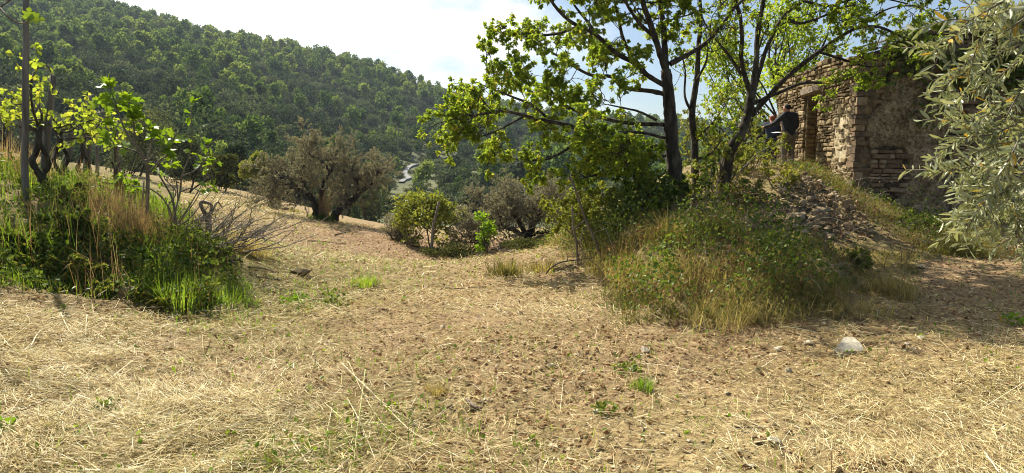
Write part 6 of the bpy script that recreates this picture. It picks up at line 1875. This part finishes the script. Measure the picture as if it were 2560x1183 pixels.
for i, s in enumerate(sprays):
    d = g.uniform(3.8, 4.9)
    q = np.array([P(c[0] + 12, c[1] - .3 * max(0, c[1] - 470), d + g.normal(0, .08)) for c in s]) - tb
    j = int(np.argmin([np.linalg.norm(a[-1] - q[0]) for a in arms]))
    q = smooth_path(np.vstack([arms[j][-3][None], q]), 5); tube(tw, q, .009, .0025, 5)
    subs = [q] + side_branches(q, g, 10, .28, .8, .7, -.05, .3, 1.0, .22, 5)
    for k in subs[1:]: tube(tw, k, .0035, .0015, 4)
    for k in subs:
        ln = np.linalg.norm(np.diff(k, axis=0), axis=1).sum(); m = int(ln / .037)
        for u in np.linspace(.18 if k is not q else .35, .999, m):
            a, dd_ = at_path(k, u); c = rand_dir(g, 1)[0]; c = unit(c - dd_ * np.dot(c, dd_))
            for sg in (-1, 1):
                if g.random() < .85: leafs.append((a, unit(dd_ * g.uniform(.5, 1.1) + c * sg + (0, 0, .15)), rand_dir(g, 1, .5)[0], g.uniform(.056, .092)))
def olive_leaf_mesh(seed):
    gg = rng(seed)
    y = np.array([0, .22, .5, .78, 1]); w = np.array([.015, .085, .115, .085, .005]) * gg.uniform(.9, 1.15); z = -.10 * y ** 2 * gg.uniform(0, 1.5)
    V = np.concatenate([np.stack([-w, y, z + w * .35], -1), np.stack([0 * w, y, z], -1), np.stack([w, y, z + w * .35], -1)])
    return make_mesh('leaf', V, grid_tris(3, 5), np.full(15, [.2, .35, .5, .65, .8, .97][seed % 6]), True, [M['olive_near']])
OL = [olive_leaf_mesh(k) for k in range(6)]
lp = np.array([l[0] + tb for l in leafs]); qx, qy = proj(lp)
inv = (qx < 2555) & (qy > 5)
score = np.where(inv, np.array([l[3] for l in leafs]) / lp[:, 1], 0)
order = np.argsort(-score); top300 = set(order[:300].tolist())
pk = [0, 1, 1, 2, 2, 2, 3, 3, 4, 4, 5] 
rest = [i for i in range(len(leafs)) if i not in top300]
for i in sorted(top300):
    a, dv, nr, s = leafs[i]; put_leaf(t, OL[pk[g.integers(0, len(pk))] if g.random() < .5 else g.integers(0, 5)], a, dv, nr, s * 1.05, g)
bl = Buf()
if rest:
    A = [np.array([leafs[i][k] for i in rest]) for k in range(4)]
    leaves(bl, A[0], A[1], A[2], A[3], A[3] * .23, np.where(g.random(len(rest)) < .03, .97, np.clip(g.normal(.5, .2, len(rest)), 0, .85)), 'hex', .3, .12)
    kind(obj('foliage', bl.mesh('foliage', M['olive_near']), t), 'stuff')
obj('trunk', tr.mesh('trunk', M['olive_bark'], True), t); obj('branches', tw.mesh('branches', M['twig'], True), t)

# ------------------------------------------------------------------ thin haze in the valley air
hx = bpy.data.meshes.new('haze')
bm = bmesh.new(); bmesh.ops.create_cube(bm, size=1.0); bm.to_mesh(hx); bm.free()
hm, n, l, out = nt('thin_haze')
pv = n.new('ShaderNodeVolumePrincipled')
pv.inputs['Color'].default_value = (.70, .84, 1.0, 1); pv.inputs['Density'].default_value = .00017; pv.inputs['Anisotropy'].default_value = .2
l.new(pv.outputs[0], out.inputs['Volume'])
hx.materials.append(hm)
ho = obj('haze', hx)
zz = [v for o_ in scene.objects if o_.type == 'MESH' and o_.name in ('ground', 'hillside') for v in (min(c[2] for c in o_.bound_box), max(c[2] for c in o_.bound_box))]
z0, z1 = min(zz) - 1.0, max(zz) + 14
ho.scale = (2900, 1000, z1 - z0); ho.location = (0, 470, (z0 + z1) / 2)
kind(ho, 'stuff', 'thin pale haze in the air of the valley')
